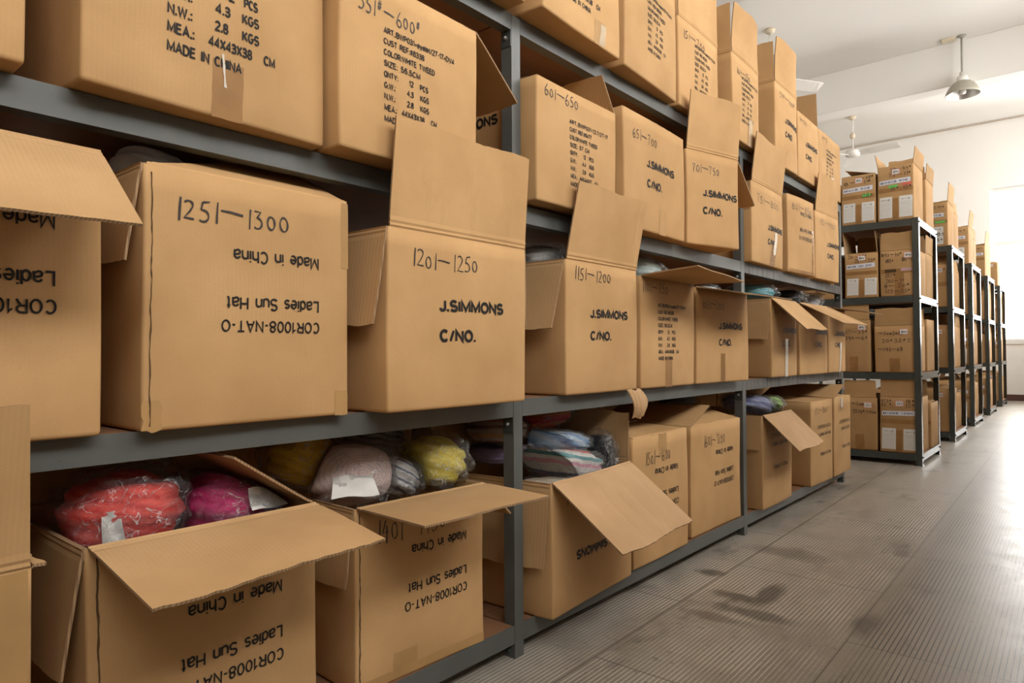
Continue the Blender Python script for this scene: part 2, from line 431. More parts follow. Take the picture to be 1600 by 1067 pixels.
# a plain grotesque drawn as strokes: letter -> (width, strokes), cap height 1
def _g():
    G = {}
    G['A'] = (.62, [[(0, 0), (.31, 1), (.62, 0)], [(.115, .33), (.505, .33)]])
    G['B'] = (.56, [[(0, 0), (0, 1), (.3, 1)]+el(.3, .765, .22, .235, 70, -70, 5)+[(.3, .53), (0, .53)], [(.3, .53)]+el(.3, .265, .26, .265, 70, -70, 5)+[(.3, 0), (0, 0)]])
    G['C'] = (.58, [el(.30, .5, .30, .5, 42, 318, 14)])
    G['D'] = (.58, [[(0, 0), (0, 1), (.24, 1)]+el(.24, .5, .34, .5, 72, -72, 8)+[(.24, 0), (0, 0), (0, .05)]])
    G['E'] = (.50, [[(.5, 1), (0, 1), (0, 0), (.52, 0)], [(0, .53), (.46, .53)]])
    G['F'] = (.48, [[(.5, 1), (0, 1), (0, 0)], [(0, .5), (.42, .5)]])
    G['G'] = (.62, [el(.31, .5, .31, .5, 45, 330, 14)+[(.62, .47), (.34, .47)]])
    G['H'] = (.56, [[(0, 0), (0, 1)], [(.56, 0), (.56, 1)], [(0, .53), (.56, .53)]])
    G['I'] = (.02, [[(.01, 0), (.01, 1)]])
    G['J'] = (.40, [[(.40, 1), (.40, .26)]+el(.20, .22, .20, .22, -10, -185, 8)])
    G['K'] = (.56, [[(0, 0), (0, 1)], [(.53, 1), (0, .36)], [(.19, .58), (.57, 0)]])
    G['L'] = (.46, [[(0, 1), (0, 0), (.47, 0)]])
    G['M'] = (.70, [[(0, 0), (0, 1), (.35, .12), (.70, 1), (.70, 0)]])
    G['N'] = (.56, [[(0, 0), (0, 1), (.56, 0), (.56, 1)]])
    G['O'] = (.62, [el(.31, .5, .31, .5, 90, 450, 18)])
    G['P'] = (.54, [[(0, 0), (0, 1), (.3, 1)]+el(.3, .735, .25, .265, 70, -70, 6)+[(.3, .47), (0, .47)]])
    G['Q'] = (.62, [el(.31, .5, .31, .5, 90, 450, 18), [(.36, .26), (.62, -.03)]])
    G['R'] = (.56, [[(0, 0), (0, 1), (.3, 1)]+el(.3, .745, .24, .255, 70, -70, 6)+[(.3, .49), (0, .49)], [(.30, .49), (.57, 0)]])
    G['S'] = (.54, [el(.27, .745, .25, .255, 25, 235, 9)+[(.30, .50)]+el(.27, .265, .27, .265, 55, -155, 9)])
    G['T'] = (.56, [[(0, 1), (.56, 1)], [(.28, 1), (.28, 0)]])
    G['U'] = (.56, [[(0, 1), (0, .32)]+el(.28, .30, .28, .30, 190, 350, 9)+[(.56, .32), (.56, 1)]])
    G['V'] = (.60, [[(0, 1), (.30, 0), (.60, 1)]])
    G['W'] = (.86, [[(0, 1), (.21, 0), (.43, .98), (.65, 0), (.86, 1)]])
    G['X'] = (.58, [[(0, 0), (.58, 1)], [(0, 1), (.58, 0)]])
    G['Y'] = (.58, [[(0, 1), (.29, .45), (.58, 1)], [(.29, .45), (.29, 0)]])
    G['Z'] = (.54, [[(0, 1), (.54, 1), (0, 0), (.55, 0)]])
    G['a'] = (.45, [[(.02, .55)]+el(.22, .52, .21, .20, 140, 10, 6)+[(.44, .45), (.44, 0)], [(.44, .42), (.2, .38)]+el(.17, .19, .17, .19, 100, 290, 7)+[(.44, .16)]])
    G['c'] = (.42, [el(.23, .36, .23, .36, 45, 315, 10)])
    G['d'] = (.46, [el(.22, .36, .22, .36, 90, 450, 12), [(.45, 0), (.45, 1)]])
    G['e'] = (.46, [[(0, .38), (.46, .38)]+el(.23, .36, .23, .36, 15, 315, 12)])
    G['h'] = (.44, [[(0, 0), (0, 1)], [(0, .48)]+el(.22, .49, .22, .23, 160, 10, 6)+[(.44, 0)]])
    G['i'] = (.03, [[(.015, 0), (.015, .72)], [(.015, .88), (.015, 1.0)]])
    G['l'] = (.03, [[(.015, 0), (.015, 1)]])
    G['n'] = (.44, [[(0, 0), (0, .72)], [(0, .48)]+el(.22, .49, .22, .23, 160, 10, 6)+[(.44, 0)]])
    G['o'] = (.46, [el(.23, .36, .23, .36, 90, 450, 14)])
    G['s'] = (.40, [el(.20, .53, .185, .185, 25, 240, 7)+[(.22, .36)]+el(.20, .18, .20, .18, 60, -155, 7)])
    G['t'] = (.26, [[(.12, .95), (.12, .12), (.16, .02), (.26, .01)], [(0, .70), (.26, .70)]])
    G['u'] = (.44, [[(0, .72), (0, .25)]+el(.22, .23, .22, .23, 190, 340, 6)+[(.44, .28)], [(.44, .72), (.44, 0)]])
    G['y'] = (.44, [[(0, .72), (.23, .02)], [(.45, .72), (.2, -.12), (.12, -.24), (.03, -.25)]])
    G['0'] = (.50, [el(.25, .5, .25, .5, 90, 450, 16)])
    G['1'] = (.26, [[(0, .76), (.14, .84), (.22, 1), (.22, 0)]])
    G['2'] = (.50, [el(.25, .73, .24, .27, 165, -30, 9)+[(.02, .06), (0, 0), (.51, 0)]])
    G['3'] = (.50, [el(.24, .75, .22, .25, 160, -80, 8)+[(.17, .53)]+el(.24, .27, .26, .27, 78, -160, 9)])
    G['4'] = (.52, [[(.40, 0), (.40, 1), (0, .32), (.0, .27), (.53, .27)]])
    G['5'] = (.50, [[(.46, 1), (.09, 1), (.04, .50)]+el(.24, .32, .26, .32, 125, -155, 10)])
    G['6'] = (.50, [el(.27, .60, .25, .40, 35, 150, 6)+[(.01, .40)]+el(.25, .31, .24, .31, 180, 530, 13)])
    G['7'] = (.50, [[(0, 1), (.50, 1), (.30, .55), (.19, 0)]])
    G['8'] = (.50, [el(.25, .76, .21, .24, 270, 630, 13), el(.25, .26, .25, .26, 90, 450, 13)])
    G['9'] = (.50, [el(.25, .69, .24, .31, 0, 350, 13)+[(.49, .60)]+el(.23, .40, .25, .40, -5, -145, 7)])
    G['.'] = (.05, [[(.025, -.08), (.025, .14)]]); G[':'] = (.05, [[(.025, -.04), (.025, .14)], [(.025, .54), (.025, .72)]])
    G['-'] = (.24, [[(0, .38), (.24, .38)]]); G['/'] = (.28, [[(0, 0), (.28, 1)]]); G[' '] = (.34, [])
    G['#'] = (.48, [[(.1, 0), (.2, 1)], [(.28, 0), (.38, 1)], [(0, .66), (.48, .66)], [(0, .32), (.46, .32)]]); G['+'] = (.40, [[(.2, .14), (.2, .62)], [(0, .38), (.40, .38)]])
    return G
GL = _g()
def ribbon(P, w, v, f):
    closed = math.hypot(P[0][0]-P[-1][0], P[0][1]-P[-1][1]) < 1e-6
    if closed: P = P[:-1]
    n = len(P); b = len(v)
    for i in range(n):
        p = P[i]
        a_ = P[i-1] if (i or closed) else None
        c_ = P[(i+1) % n] if (i < n-1 or closed) else None
        def nn(s, t):
            dx, dy = t[0]-s[0], t[1]-s[1]; l = math.hypot(dx, dy) or 1e-9
            return -dy/l, dx/l
        if a_ is None: m = nn(p, c_); k = 1
        elif c_ is None: m = nn(a_, p); k = 1
        else:
            n1, n2 = nn(a_, p), nn(p, c_); m = (n1[0]+n2[0], n1[1]+n2[1]); l = math.hypot(*m) or 1e-9
            m = (m[0]/l, m[1]/l); k = 1/max(.45, m[0]*n1[0]+m[1]*n1[1])
        v += [(p[0]+m[0]*w*k/2, p[1]+m[1]*w*k/2), (p[0]-m[0]*w*k/2, p[1]-m[1]*w*k/2)]
    for i in range(n if closed else n-1):
        j = (i+1) % n; f.append((b+2*i+1, b+2*j+1, b+2*j, b+2*i))
def text2d(txt, s0, s1, z, cap, bold=0.012, flip=False):
    """2-D mesh of one printed line from s0 to s1, baseline z; flip turns it upside down in place"""
    gap = .22 if txt.upper() == txt else .19
    tot = sum(GL[c][0]+gap for c in txt)-gap
    wt = cap*(.235 if bold > .02 else (.175 if bold > .008 else .14))
    k = (s1-s0-wt)/tot; x = s0+wt/2; v = []; f = []
    for c in txt:
        w, st = GL[c]
        for q in st: ribbon([(x+p[0]*k, wt/2+z+p[1]*(cap-wt)) for p in q], wt if k > cap*.45 else wt*.85, v, f)
        x += (w+gap)*k
    if not flip: return v, f
    return [(s0+s1-p[0], 2*z-p[1]) for p in v], f
STROKES = {
 '0': [el(.27, .40, .19, .36)], '1': [[(.24, 1.02), (.2, .5), (.17, -.05)]],
 '2': [el(.26, .76, .2, .22, 150, -20, 8)+[(.3, .4), (.06, .06), (.5, .02)]],
 '3': [[(.08, .97), (.4, .95), (.2, .62)]+el(.2, .33, .24, .3, 80, -130, 9)],
 '4': [[(.3, 1.0), (.05, .42), (.5, .46)], [(.38, .75), (.34, -.08)]],
 '5': [[(.2, .95), (.13, .58)]+el(.2, .3, .24, .28, 100, -130, 9), [(.2, .95), (.5, 1.0)]],
 '6': [[(.36, 1.02), (.12, .6), (.06, .3)]+el(.25, .25, .19, .23, 180, 520, 12)],
 '7': [[(.04, .88), (.48, .96), (.26, .45), (.2, -.05)]],
 '8': [el(.28, .74, .16, .2, 270, 630, 12), el(.27, .27, .2, .27, 90, 450, 12)],
 '9': [el(.25, .7, .18, .22, 0, 360, 12), [(.43, .72), (.4, .3), (.3, -.08)]],
 '-': [[(.02, .60), (.45, .58), (.95, .50)]],
 '#': [[(.1, .75), (.4, .8)], [(.06, .55), (.38, .6)], [(.2, .95), (.14, .4)], [(.33, .98), (.26, .44)]],
 'c': [el(.3, .3, .2, .27, 40, 320, 9)], 'm': [[(.05, 0), (.08, .55), (.2, .5), (.22, .05), (.28, .5), (.4, .48), (.42, 0)]],
 'M': [[(.1, 0), (.15, 1.0), (.3, .5), (.42, 1.0), (.46, 0)]],
 '~': [[(.02, .5), (.15, .62), (.3, .42), (.45, .55)]],
 't': [[(.1, .7), (.5, .72)], [(.3, 1.0), (.27, .1), (.42, .05)], [(.05, .35), (.5, .4)]],
 'x': [[(.08, .9), (.45, .1)], [(.45, .9), (.08, .1)], [(.05, .5), (.5, .5)]], ' ': [],
}
def hand2d(txt, s0, s1, z, hgt, width=0.0026, slope=0.0, seed=0):
    rn = random.Random(seed)
    adv = [0.34 if c == '1' else (1.15 if c == '-' else 0.62) for c in txt]
    tot = sum(adv); k = (s1-s0)/tot; v = []; f = []; x = 0
    for c, a in zip(txt, adv):
        dz = rn.uniform(-.06, .06); sc = rn.uniform(.88, 1.08)
        for st in STROKES.get(c, []):
            P = [(s0+(x+px*sc)*k, z+(py*sc+dz)*hgt+slope*(x*k)) for px, py in st]
            for i, p in enumerate(P):
                a_ = P[max(0, i-1)]; b_ = P[min(len(P)-1, i+1)]
                dx, dy = b_[0]-a_[0], b_[1]-a_[1]; l = math.hypot(dx, dy) or 1
                w = width*(0.5+0.14*sin(i*1.3+x*3))
                v += [(p[0]-dy/l*w, p[1]+dx/l*w), (p[0]+dy/l*w, p[1]-dx/l*w)]
                if i: n = len(v); f.append((n-4, n-3, n-1, n-2))
        x += a
    return v, f
def patch2d(s0, s1, z0, z1, nx=5, nz=5, skew=0.0, rag=0.0, seed=0):
    rn = random.Random(seed); v = []; f = []
    for j in range(nz+1):
        for i in range(nx+1):
            u = i/nx; w = j/nz
            v.append((s0+(s1-s0)*u+skew*w+(rn.uniform(-rag, rag) if i in (0, nx) else 0), z0+(z1-z0)*w+(rn.uniform(-rag, rag) if j in (0, nz) else 0)))
    for j in range(nz):
        for i in range(nx):
            a = j*(nx+1)+i; f.append((a, a+1, a+nx+2, a+nx+1))
    return v, f

# printed blocks: (text, s0, s1, baseline, cap height); heights measured from the bottom of the face
def ART(l1='ART.:BWP031+eyelet/27-17+DV4', ref='#8338', size='56.5CM', gw='4.3', nw='2.8', mea='44X43X38', k=1.0, s=0.112, z=0.0):
    rows = [(l1, 0, .215), ('CUST REF:'+ref, 0, .118), ('COLOR:WHITE TWEED', 0, .150), ('SIZE: '+size, 0, .104),
            ('QNTY:     12   PCS', 0, .128), ('G.W.:     '+gw+'   KGS', 0, .130), ('N.W.:     '+nw+'   KGS', 0, .130),
            ('MEA.:  '+mea+'   CM', 0, .155), ('MADE IN CHINA', 0, .108)]
    return [(t, s+a*k, s+b*k, z+.077+.0236*k*(8-i), .0135*k, .012) for i, (t, a, b) in enumerate(rows)]
SIM = [('J.SIMMONS', .145, .362, .219, .029, .026), ('C/NO.', .145, .262, .150, .030, .026)]
SIM_UP = [('J.SIMMONS', .135, .352, .200, .029, .026), ('C/NO.', .235, .352, .270, .030, .026)]
def COR(dz=0.0):
    return [('Made in China', .150, .328, .315+dz, .024, .004), ('Ladies Sun Hat', .137, .328, .229+dz, .024, .004), ('COR1008-NAT-O', .129, .330, .187+dz, .022, .004)]
def CORU(dz=0.0):
    return [('COR1008-NAT-O', .10, .33, .325+dz, .022, .004), ('Ladies Sun Hat', .12, .33, .285+dz, .022, .004), ('Made in China', .14, .33, .175+dz, .022, .004)]

# ------------------------------------------------------------------ cartons
class Carton:
    def __init__(c, label, bl, z, yaw, w, d, h, seed, name='cardboard_carton', group=None, mat=None, bulge=0.006, lean=(0, 0), cat='carton', solid=False, nz=10):
        c.w, c.d, c.h = w, d, h; c.b = bulge; c.lean = lean; c.seed = seed
        c.rn = random.Random(seed); c.p1 = c.rn.uniform(0, 6); c.p2 = c.rn.uniform(0, 6)
        c.mat = mat or K_OUT
        c.root = thing(name, label, cat, (bl[0], bl[1], z), R(yaw), group)
        c.body(solid, nz)
    def deform(c, p):
        x, y, z = p
        u = min(1, max(0, x/c.w)); v = min(1, max(0, y/c.d)); t = min(1, max(0, z/c.h))
        fx, fy, fz = sin(pi*u), sin(pi*v), sin(pi*t)
        wob = 0.0022*sin(x*13+c.p1)*sin(z*11+c.p2)
        dy = (-(1-v)+v)*(c.b*fx*(fz*.8+.2*t)) + wob*(1-v)
        dx = (-(1-u)+u)*(c.b*fy*(fz*.8+.2*t)) + 0.002*sin(y*11+c.p2)*sin(z*12+c.p1)*(1-u)
        q = z/c.h
        return (x+dx+c.lean[0]*min(1.15, q), y+dy+c.lean[1]*min(1.15, q), z)
    def ring(c, ins, z, r):
        a, b, e, f_ = ins, c.w-ins, ins, c.d-ins
        r = max(0.0005, r); P = []; N = 8; K = 3
        for s_ in range(4):
            cx, cy_, st, dx, dy, L = [(a+r, e+r, pi, 1, 0, b-a-2*r), (b-r, e+r, -pi/2, 0, 1, f_-e-2*r), (b-r, f_-r, 0, -1, 0, b-a-2*r), (a+r, f_-r, pi/2, 0, -1, f_-e-2*r)][s_]
            for i in range(K):
                an = st+(pi/2)*i/K
                P.append((cx+r*cos(an), cy_+r*sin(an)))
            ex, ey = [(a+r, e), (b, e+r), (b-r, f_), (a, f_-r)][s_]
            for i in range(N):
                P.append((ex+dx*L*i/N, ey+dy*L*i/N))
        return [c.deform((x, y, z)) for x, y in P]
    def body(c, solid, nz):
        rings = [c.ring(.004, 0, .006), c.ring(.0008, .003, .006)]
        rings += [c.ring(0, .008+(c.h-.008)*i/nz, .006) for i in range(nz+1)]
        no = len(rings)
        fl = c.h*0.62
        rings += [c.ring(.0045, c.h, .003), c.ring(.0045, (c.h+fl)/2, .003), c.ring(.0045, fl, .003)]
        n = len(rings[0]); v = [p for r_ in rings for p in r_]; f = []; mi = []
        for k in range(len(rings)-1):
            for i in range(n):
                j = (i+1) % n
                f.append((k*n+i, k*n+j, (k+1)*n+j, (k+1)*n+i)); mi.append(0 if k < no-1 else (2 if k == no-1 else 1))
        f.append(tuple(range(n-1, -1, -1))); mi.append(0)
        L = len(rings)-1
        f.append(tuple(L*n+i for i in range(n))); mi.append(1)
        c.bodyo = link_mesh('body', v, f, [c.mat, K_IY, K_EDGE], c.root, mi)
        for p in c.bodyo.data.polygons: p.use_smooth = p.material_index == 0 and len(p.vertices) == 4
    def flap(c, side, ang, L=.215, curl=0.0, twist=0.0, t0=.004, t1=.004, inner=None, jag=.0012, crease=True, bow=0.0, name='flap', folds=()):
        TT = [0, .018, .040, .062, .10, .25, .42, .60, .80, 1.0]
        S, T = 28, len(TT)-1; th_ = .0045
        up = Vector((0, 0, 1))
        inw = {'F': Vector((0, 1, 0)), 'B': Vector((0, -1, 0)), 'L': Vector((1, 0, 0)), 'R': Vector((-1, 0, 0))}[side]
        hl = c.w if side in 'FB' else c.d
        def hinge(s):
            return {'F': (s, 0, c.h), 'B': (s, c.d, c.h), 'L': (0, s, c.h), 'R': (c.w, s, c.h)}[side]
        rn = random.Random(c.seed*7+ord(side)); vo, vi = [], []
        for i in range(S+1):
            u = i/S
            a0 = R(ang+twist*(u-.5)); jl = L+rn.uniform(-jag, jag)+.003*sin(u*9+c.p1)
            pos = Vector((0, 0, 0)); prev = 0
            for j in range(T+1):
                t = TT[j]
                t_ = t**1.15
                a = a0+R(curl)*t_+R(bow)*sin(pi*u)*t
                if j:
                    am = a0+R(curl)*((prev+t_)/2)+R(bow)*sin(pi*u)*t
                    pos = pos+(inw*cos(am)+up*sin(am))*jl*(t-TT[j-1])
                    prev = t_
                s = .003+u*(hl-.006); s = s+t0*t*(1-u)-t1*t*u
                H_ = Vector(c.deform(hinge(min(hl, max(0, s)))))
                nrm = -inw*sin(a)+up*cos(a)
                lift = (0, .0022, .0004, .0018, .0004)[j] if crease and j < 5 else 0
                for q_ in folds: lift += .0022*max(0, 1-abs(u-q_-.02*sin(t*7))/.03)*min(1, t*12)
                p = H_+pos+nrm*lift
                vo.append(p); vi.append(p-nrm*th_)
        n = (S+1)*(T+1); v = vo+vi; f = []; mi = []
        flipw = side in 'BL'
        for i in range(S):
            for j in range(T):
                a = i*(T+1)+j; q = (a, a+T+1, a+T+2, a+1)
                f.append(q if not flipw else q[::-1]); mi.append(0)
                r_ = tuple(x+n for x in q); f.append(r_[::-1] if not flipw else r_); mi.append(1)
        def strip(idx):
            for a, b in zip(idx, idx[1:]): f.append((a, b, b+n, a+n)); mi.append(2)
        strip([i*(T+1)+T for i in range(S+1)]); strip([j for j in range(T+1)]); strip([S*(T+1)+j for j in range(T+1)]); strip([i*(T+1) for i in range(S+1)])
        mo = K_FX if side in 'FB' else K_FY
        if c.mat is K_OLD: mo = K_OLD
        mi_ = inner or (K_IX if side in 'FB' else K_IY)
        return link_mesh(name, v, f, [mo, mi_, K_EDGE], c.root, mi)
    # things drawn on the front face (or the left side face)
    def put(c, name, meshes, mat, off=.0011, side='F', parent=None):
        v = []; f = []
        for mv, mf in meshes:
            n = len(v)
            for s, z in mv:
                if side == 'F':
                    p = c.deform((s, 0, z)); v.append((p[0], p[1]-off, p[2]))
                elif side == 'L':
                    p = c.deform((0, c.d-s, z)); v.append((p[0]-off, p[1], p[2]))
                else:
                    p = c.deform((c.w, s, z)); v.append((p[0]+off, p[1], p[2]))
            f += [tuple(i+n for i in q) for q in mf]
        return link_mesh(name, v, f, mat, parent or c.root)
    def printing(c, rows, flip=False, mat=None, side='F', ds=0.0, dz=0.0):
        ms = [text2d(t, a+ds, b+ds, z+dz, cap, bo, flip) for t, a, b, z, cap, bo in rows]
        if len(rows) <= 3:
            for m_ in ms: c.put('printed_text', [m_], mat or INK, .0013, side)
        else: c.put('printed_text', ms, mat or INK, .0013, side)
    def hand(c, txt, s0, s1, z, hgt=.034, w=.0027, slope=0.0, mat=None, side='F'):
        return c.put('handwriting', [hand2d(txt, s0, s1, z, hgt, w, slope, c.seed)], mat or PEN, .0013, side)
    def tape(c, s0, s1, z0, z1, mat=None, side='F', skew=0.0, name='tape', off=.0007, rag=.0008):
        return c.put(name, [patch2d(s0, s1, z0, z1, 4, 6, skew, rag, c.seed)], mat or TAPE_L, off, side)

NEAR = 'kraft cartons on the near rack'
Zt, Zu, Zm, Zb = 1.765, 1.241, 0.702, 0.090
CT = {}
def carton(key, label, bl, z, yaw, w, h, d=.43, **k):
    c = Carton(label, bl, z+.0015, yaw, w, d, h, seed=sum(ord(x)*(i+3) for i, x in enumerate(key)), group=NEAR, **k); CT[key] = c; return c

# ---- top shelf of the near rack
c = carton('T1', 'top-shelf kraft carton this side of the first upright, only its bottom edge showing', (.975, 1.13), Zt, .6, .438, .38)
c.flap('F', 1); c.flap('B', 2)
c = carton('T2', 'top-shelf kraft carton just past the first upright, clear tape at its foot', (1.457, 1.114), Zt, 2.7, .430, .38)
c.printing(ART(k=1.15, s=.125)[4:]); c.tape(.275, .335, .0, .075, TAPE_L); c.tape(.30, .332, .005, .07, CLEAR_GLARE_S, off=.0014, skew=.01)
c.flap('F', 88); c.flap('L', 90); c.flap('B', 90)
c = carton('T3', 'second top-shelf kraft carton past the first upright, order details printed to the rim', (1.925, 1.138), Zt, 4.0, .425, .38, bulge=.009)
c.printing(ART(s=.165, z=.028)); c.flap('F', 89); c.flap('L', 91); c.flap('R', 92)
c = carton('T4', 'kraft carton handwritten 151-200, raised front flap, on the top shelf', (2.376, 1.170), Zt, 1.5, .385, .345)
c.printing(ART(s=.135, z=.0)); c.hand('151-200', .04, .24, .275, .032); c.tape(.20, .25, 0, .10, TAPE_L); c.tape(.21, .245, .02, .09, CLEAR_GLARE_S, off=.0017)
c.flap('F', 90, .21); c.flap('L', 90); c.flap('R', 91); c.flap('B', 90)
c = carton('T5', 'tall kraft carton handwritten 101-150, curved front flap upright, on the top shelf', (2.867, 1.162), Zt, 2.0, .345, .368, bulge=.010)
c.printing(ART(s=.10, z=.010), ); c.hand('101-150', .05, .21, .288, .030); c.tape(.19, .24, 0, .12, CLEAR_GLARE_S, off=.0017); c.tape(.18, .25, 0, .13, TAPE_L)
c.flap('F', 90, .215, curl=8, t1=.05, bow=4); c.flap('L', 89, .215); c.flap('B', 91)
c = carton('T6', 'kraft carton handwritten 51-100 above J.SIMMONS, two upright flaps, top shelf', (3.404, 1.164), Zt, .7, .345, .402, bulge=.012)
c.printing(SIM, ds=-.03, dz=.0); c.hand('51#-100#', .06, .30, .335, .032)
c.flap('F', 90, .222, curl=6, t1=.03, bow=5); c.flap('L', 90, .20); c.flap('B', 92)
c = carton('T7', 'second top-shelf kraft carton from the far end, a single side flap raised', (3.764, 1.169), Zt, .7, .382, .354)
c.printing(SIM, dz=-.03, ds=-.02); c.hand('1-50', .03, .15, .300, .03); c.flap('R', 90, .205); c.flap('F', 2); c.flap('B', 3)
c = carton('T8', 'last kraft carton of the top shelf, order details and clear tape in front', (4.165, 1.177), Zt, .6, .468, .358)
c.printing(ART(s=.14, z=-.01)); c.hand('1-5', .06, .16, .305, .03); c.tape(.24, .30, 0, .12, CLEAR_GLARE_S, off=.0017); c.flap('F', 1); c.flap('B', 2)

# ---- upper shelf
c = carton('U0', 'kraft carton with a crumpled taped corner, beside the one reading 4.3 KGS', (-.140, 1.150), Zu, 0, .432, .40, bulge=.012)
c.tape(.36, .40, 0, .3, TAPE_L); c.flap('F', 1); c.flap('B', 2)
c = carton('U1', 'big kraft carton reading 4.3 KGS with a brown tape patch below, upper shelf', (.360, 1.147), Zu, 2.4, .440, .40)
rows = [('QNTY:', .126, .185, .210, .0185, .01), ('12', .225, .245, .210, .0185, .01), ('PCS', .262, .29, .210, .0185, .01),
        ('G.W.:', .126, .168, .180, .0185, .01), ('4.3', .208, .236, .180, .0185, .01), ('KGS', .258, .292, .180, .0185, .01),
        ('N.W.:', .126, .168, .149, .0185, .01), ('2.8', .207, .232, .149, .0185, .01), ('KGS', .258, .292, .149, .0185, .01),
        ('MEA.:', .126, .172, .119, .0185, .01), ('44X43X38', .196, .278, .119, .0185, .01), ('CM', .301, .325, .119, .0185, .01),
        ('MADE IN CHINA', .126, .258, .087, .0185, .01)]
c.printing(rows); c.tape(.205, .262, .0, .100, TAPE); c.tape(.226, .230, .055, .112, CLEAR_GLARE, off=.0018, skew=-.006); c.flap('F', 1); c.flap('B', 2)
c = carton('U2', 'kraft carton handwritten 551-600 with a side flap swung out, upper shelf', (.811, 1.129), Zu, 1.6, .412, .376)
c.printing(ART()); c.hand('551#-600#', .045, .225, .292, .034, slope=.02); c.flap('R', 217, .212); c.flap('F', 1); c.flap('B', 2)
c = carton('U3', 'kraft carton handwritten 601-650, its lid half open under the top shelf', (1.473, 1.150), Zu+.007, .6, .418, .347)
c.printing(ART('ART.:BWP031-12.7/27-17', '#8477', '57 CM', '4.4', '2.9', '44X44X37', s=.155, z=-.01, k=.97)); c.hand('601-650', .035, .205, .300, .032)
c.printing([('J.SIMMONS', .075, .293, .238, .032, .026)], side='L'); c.flap('F', 6, .19, curl=5); c.flap('R', 58, .13); c.flap('B', 3)
c = carton('U4', 'closed kraft carton handwritten 651-700, J.SIMMONS printed, upper shelf', (1.916, 1.140), Zu, 2.0, .468, .388)
c.printing(SIM, ds=.01); c.hand('651-700', .06, .235, .300, .034); c.tape(.25, .30, 0, .09, TAPE_L); c.flap('F', 1.5); c.flap('B', 2)
c = carton('U5', 'skewed kraft carton handwritten 701-750 with its front flap standing up, upper shelf', (2.405, 1.158), Zu, -15, .315, .362, bulge=.010)
c.printing(SIM, ds=-.06, dz=-.03); c.hand('701-750', .03, .19, .28, .034)
c.flap('F', 96, .22); c.flap('R', 236, .20); c.flap('B', 15)
c = carton('U6', 'kraft carton handwritten 751-800 just past the second upright, front flap raised', (3.084, 1.166), Zu, 1.0, .435, .372, bulge=.010)
c.printing(SIM, ds=.05, dz=-.05); c.hand('751-800', .06, .36, .285, .036); c.tape(.27, .31, .06, .17, CLEAR_GLARE_S, off=.0018, skew=.02, rag=.004); c.tape(.22, .30, 0, .1, CLEAR, off=.0016, skew=.03)
c.flap('F', 97, .225, bow=-7, t1=-.02); c.flap('L', 270, .13)
c = carton('U7', 'rounded battered kraft carton handwritten 801-850 without flaps up, upper shelf', (3.600, 1.175), Zu, -3.5, .372, .405, bulge=.012)
c.printing(COR(.015), True, INK_F); c.hand('801-850', .05, .33, .33, .036); c.tape(.01, .35, .002, .02, CLEAR, off=.0016); c.tape(.32, .345, .01, .25, CLEAR, off=.0016); c.flap('B', 94, .07)
c = carton('U8', 'kraft carton handwritten 851-900 at the far end of the upper shelf, front flap raised', (4.043, 1.168), Zu, -2.5, .405, .385)
c.printing(SIM, ds=.04, dz=-.02); c.hand('851-900', .08, .33, .315, .034); c.flap('F', 96, .212, t1=.09, bow=3); c.flap('B', 4)

# ---- middle shelf
c = carton('M0', 'middle-shelf kraft carton with front flap folded down, beside the one handwritten 1251-1300', (-.038, 1.17), Zm, 0, .437, .440)
c.printing(COR(.02), True, ds=.045); c.flap('F', 219, .222); c.flap('B', 92, .06); c.flap('L', 265)
c = carton('M1', 'kraft carton handwritten 1251-1300 with upside-down Made in China print, middle shelf', (.459, 1.17), Zm, .2, .403, .438)
c.printing(COR(), True); c.hand('1251-1300', .048, .265, .355, .036, .0034); c.flap('F', 27, .165, t0=.24, t1=.01); c.flap('L', 262, .16); c.flap('B', 100, .08)
c.tape(.385, .402, .30, .435, TAPE_L); c.tape(.0, .03, .0, .05, TAPE_L, rag=.003); c.tape(.37, .40, .0, .05, TAPE_L);
c = carton('M2', 'kraft carton handwritten 1201-1250 with a tall raised front flap, middle shelf', (.923, 1.119), Zm, 0, .458, .393, bulge=.008)
c.printing(SIM); c.hand('1201-1250', .065, .275, .315, .036); c.flap('F', 95, .232, folds=(.25, .55, .83)); c.flap('L', 263, .21, curl=-4, jag=.004, inner=K_IY); c.flap('R', 268, .2)
c = carton('M3', 'kraft carton handwritten 1151-1200 just past the first upright, front flap raised', (1.624, 1.165), Zm, 0, .411, .400)
c.printing(SIM, dz=.012, ds=-.02); c.hand('1151-1200', .042, .246, .345, .036); c.flap('F', 102, .228, folds=(.9,)); c.flap('L', 254, .213); c.flap('R', 268, .21)
c = carton('M4', 'kraft carton handwritten 1101-1150, front flap sticking straight out, middle shelf', (2.070, 1.170), Zm, 0, .414, .389)
c.printing(ART(s=.118, z=.02)); c.hand('1101-1150', .01, .20, .335, .034); c.flap('F', 179, .205, twist=6); c.tape(.17, .22, 0, .11, TAPE)
c = carton('M5', 'middle-shelf kraft carton this side of the second upright, long level front flap', (2.505, 1.172), Zm, -3.5, .462, .380)
c.printing(SIM, ds=.035); c.hand('1051-1100', .05, .23, .30, .032); c.flap('F', 191, .20); c.flap('L', 268, .20); c.tape(.20, .24, 0, .12, CLEAR, off=.0016)
c = carton('M6', 'middle-shelf kraft carton just past the second upright, front flap sloping out, aqua hat inside', (3.330, 1.17), Zm, 0, .372, .384)
c.printing(SIM, ds=.0, mat=INK_F); c.tape(.185, .225, .0, .19, CLEAR_GLARE, off=.0017); c.flap('F', 224, .222); c.flap('L', 262, .2); c.hand('1001-1050', .04, .2, .31, .03)
c = carton('M7', 'second middle-shelf kraft carton from the far end, front flap sloping out', (3.752, 1.17), Zm, -2, .445, .383)
c.printing(SIM, ds=.08, mat=INK_F); c.flap('F', 208, .245); c.flap('L', 266, .16)
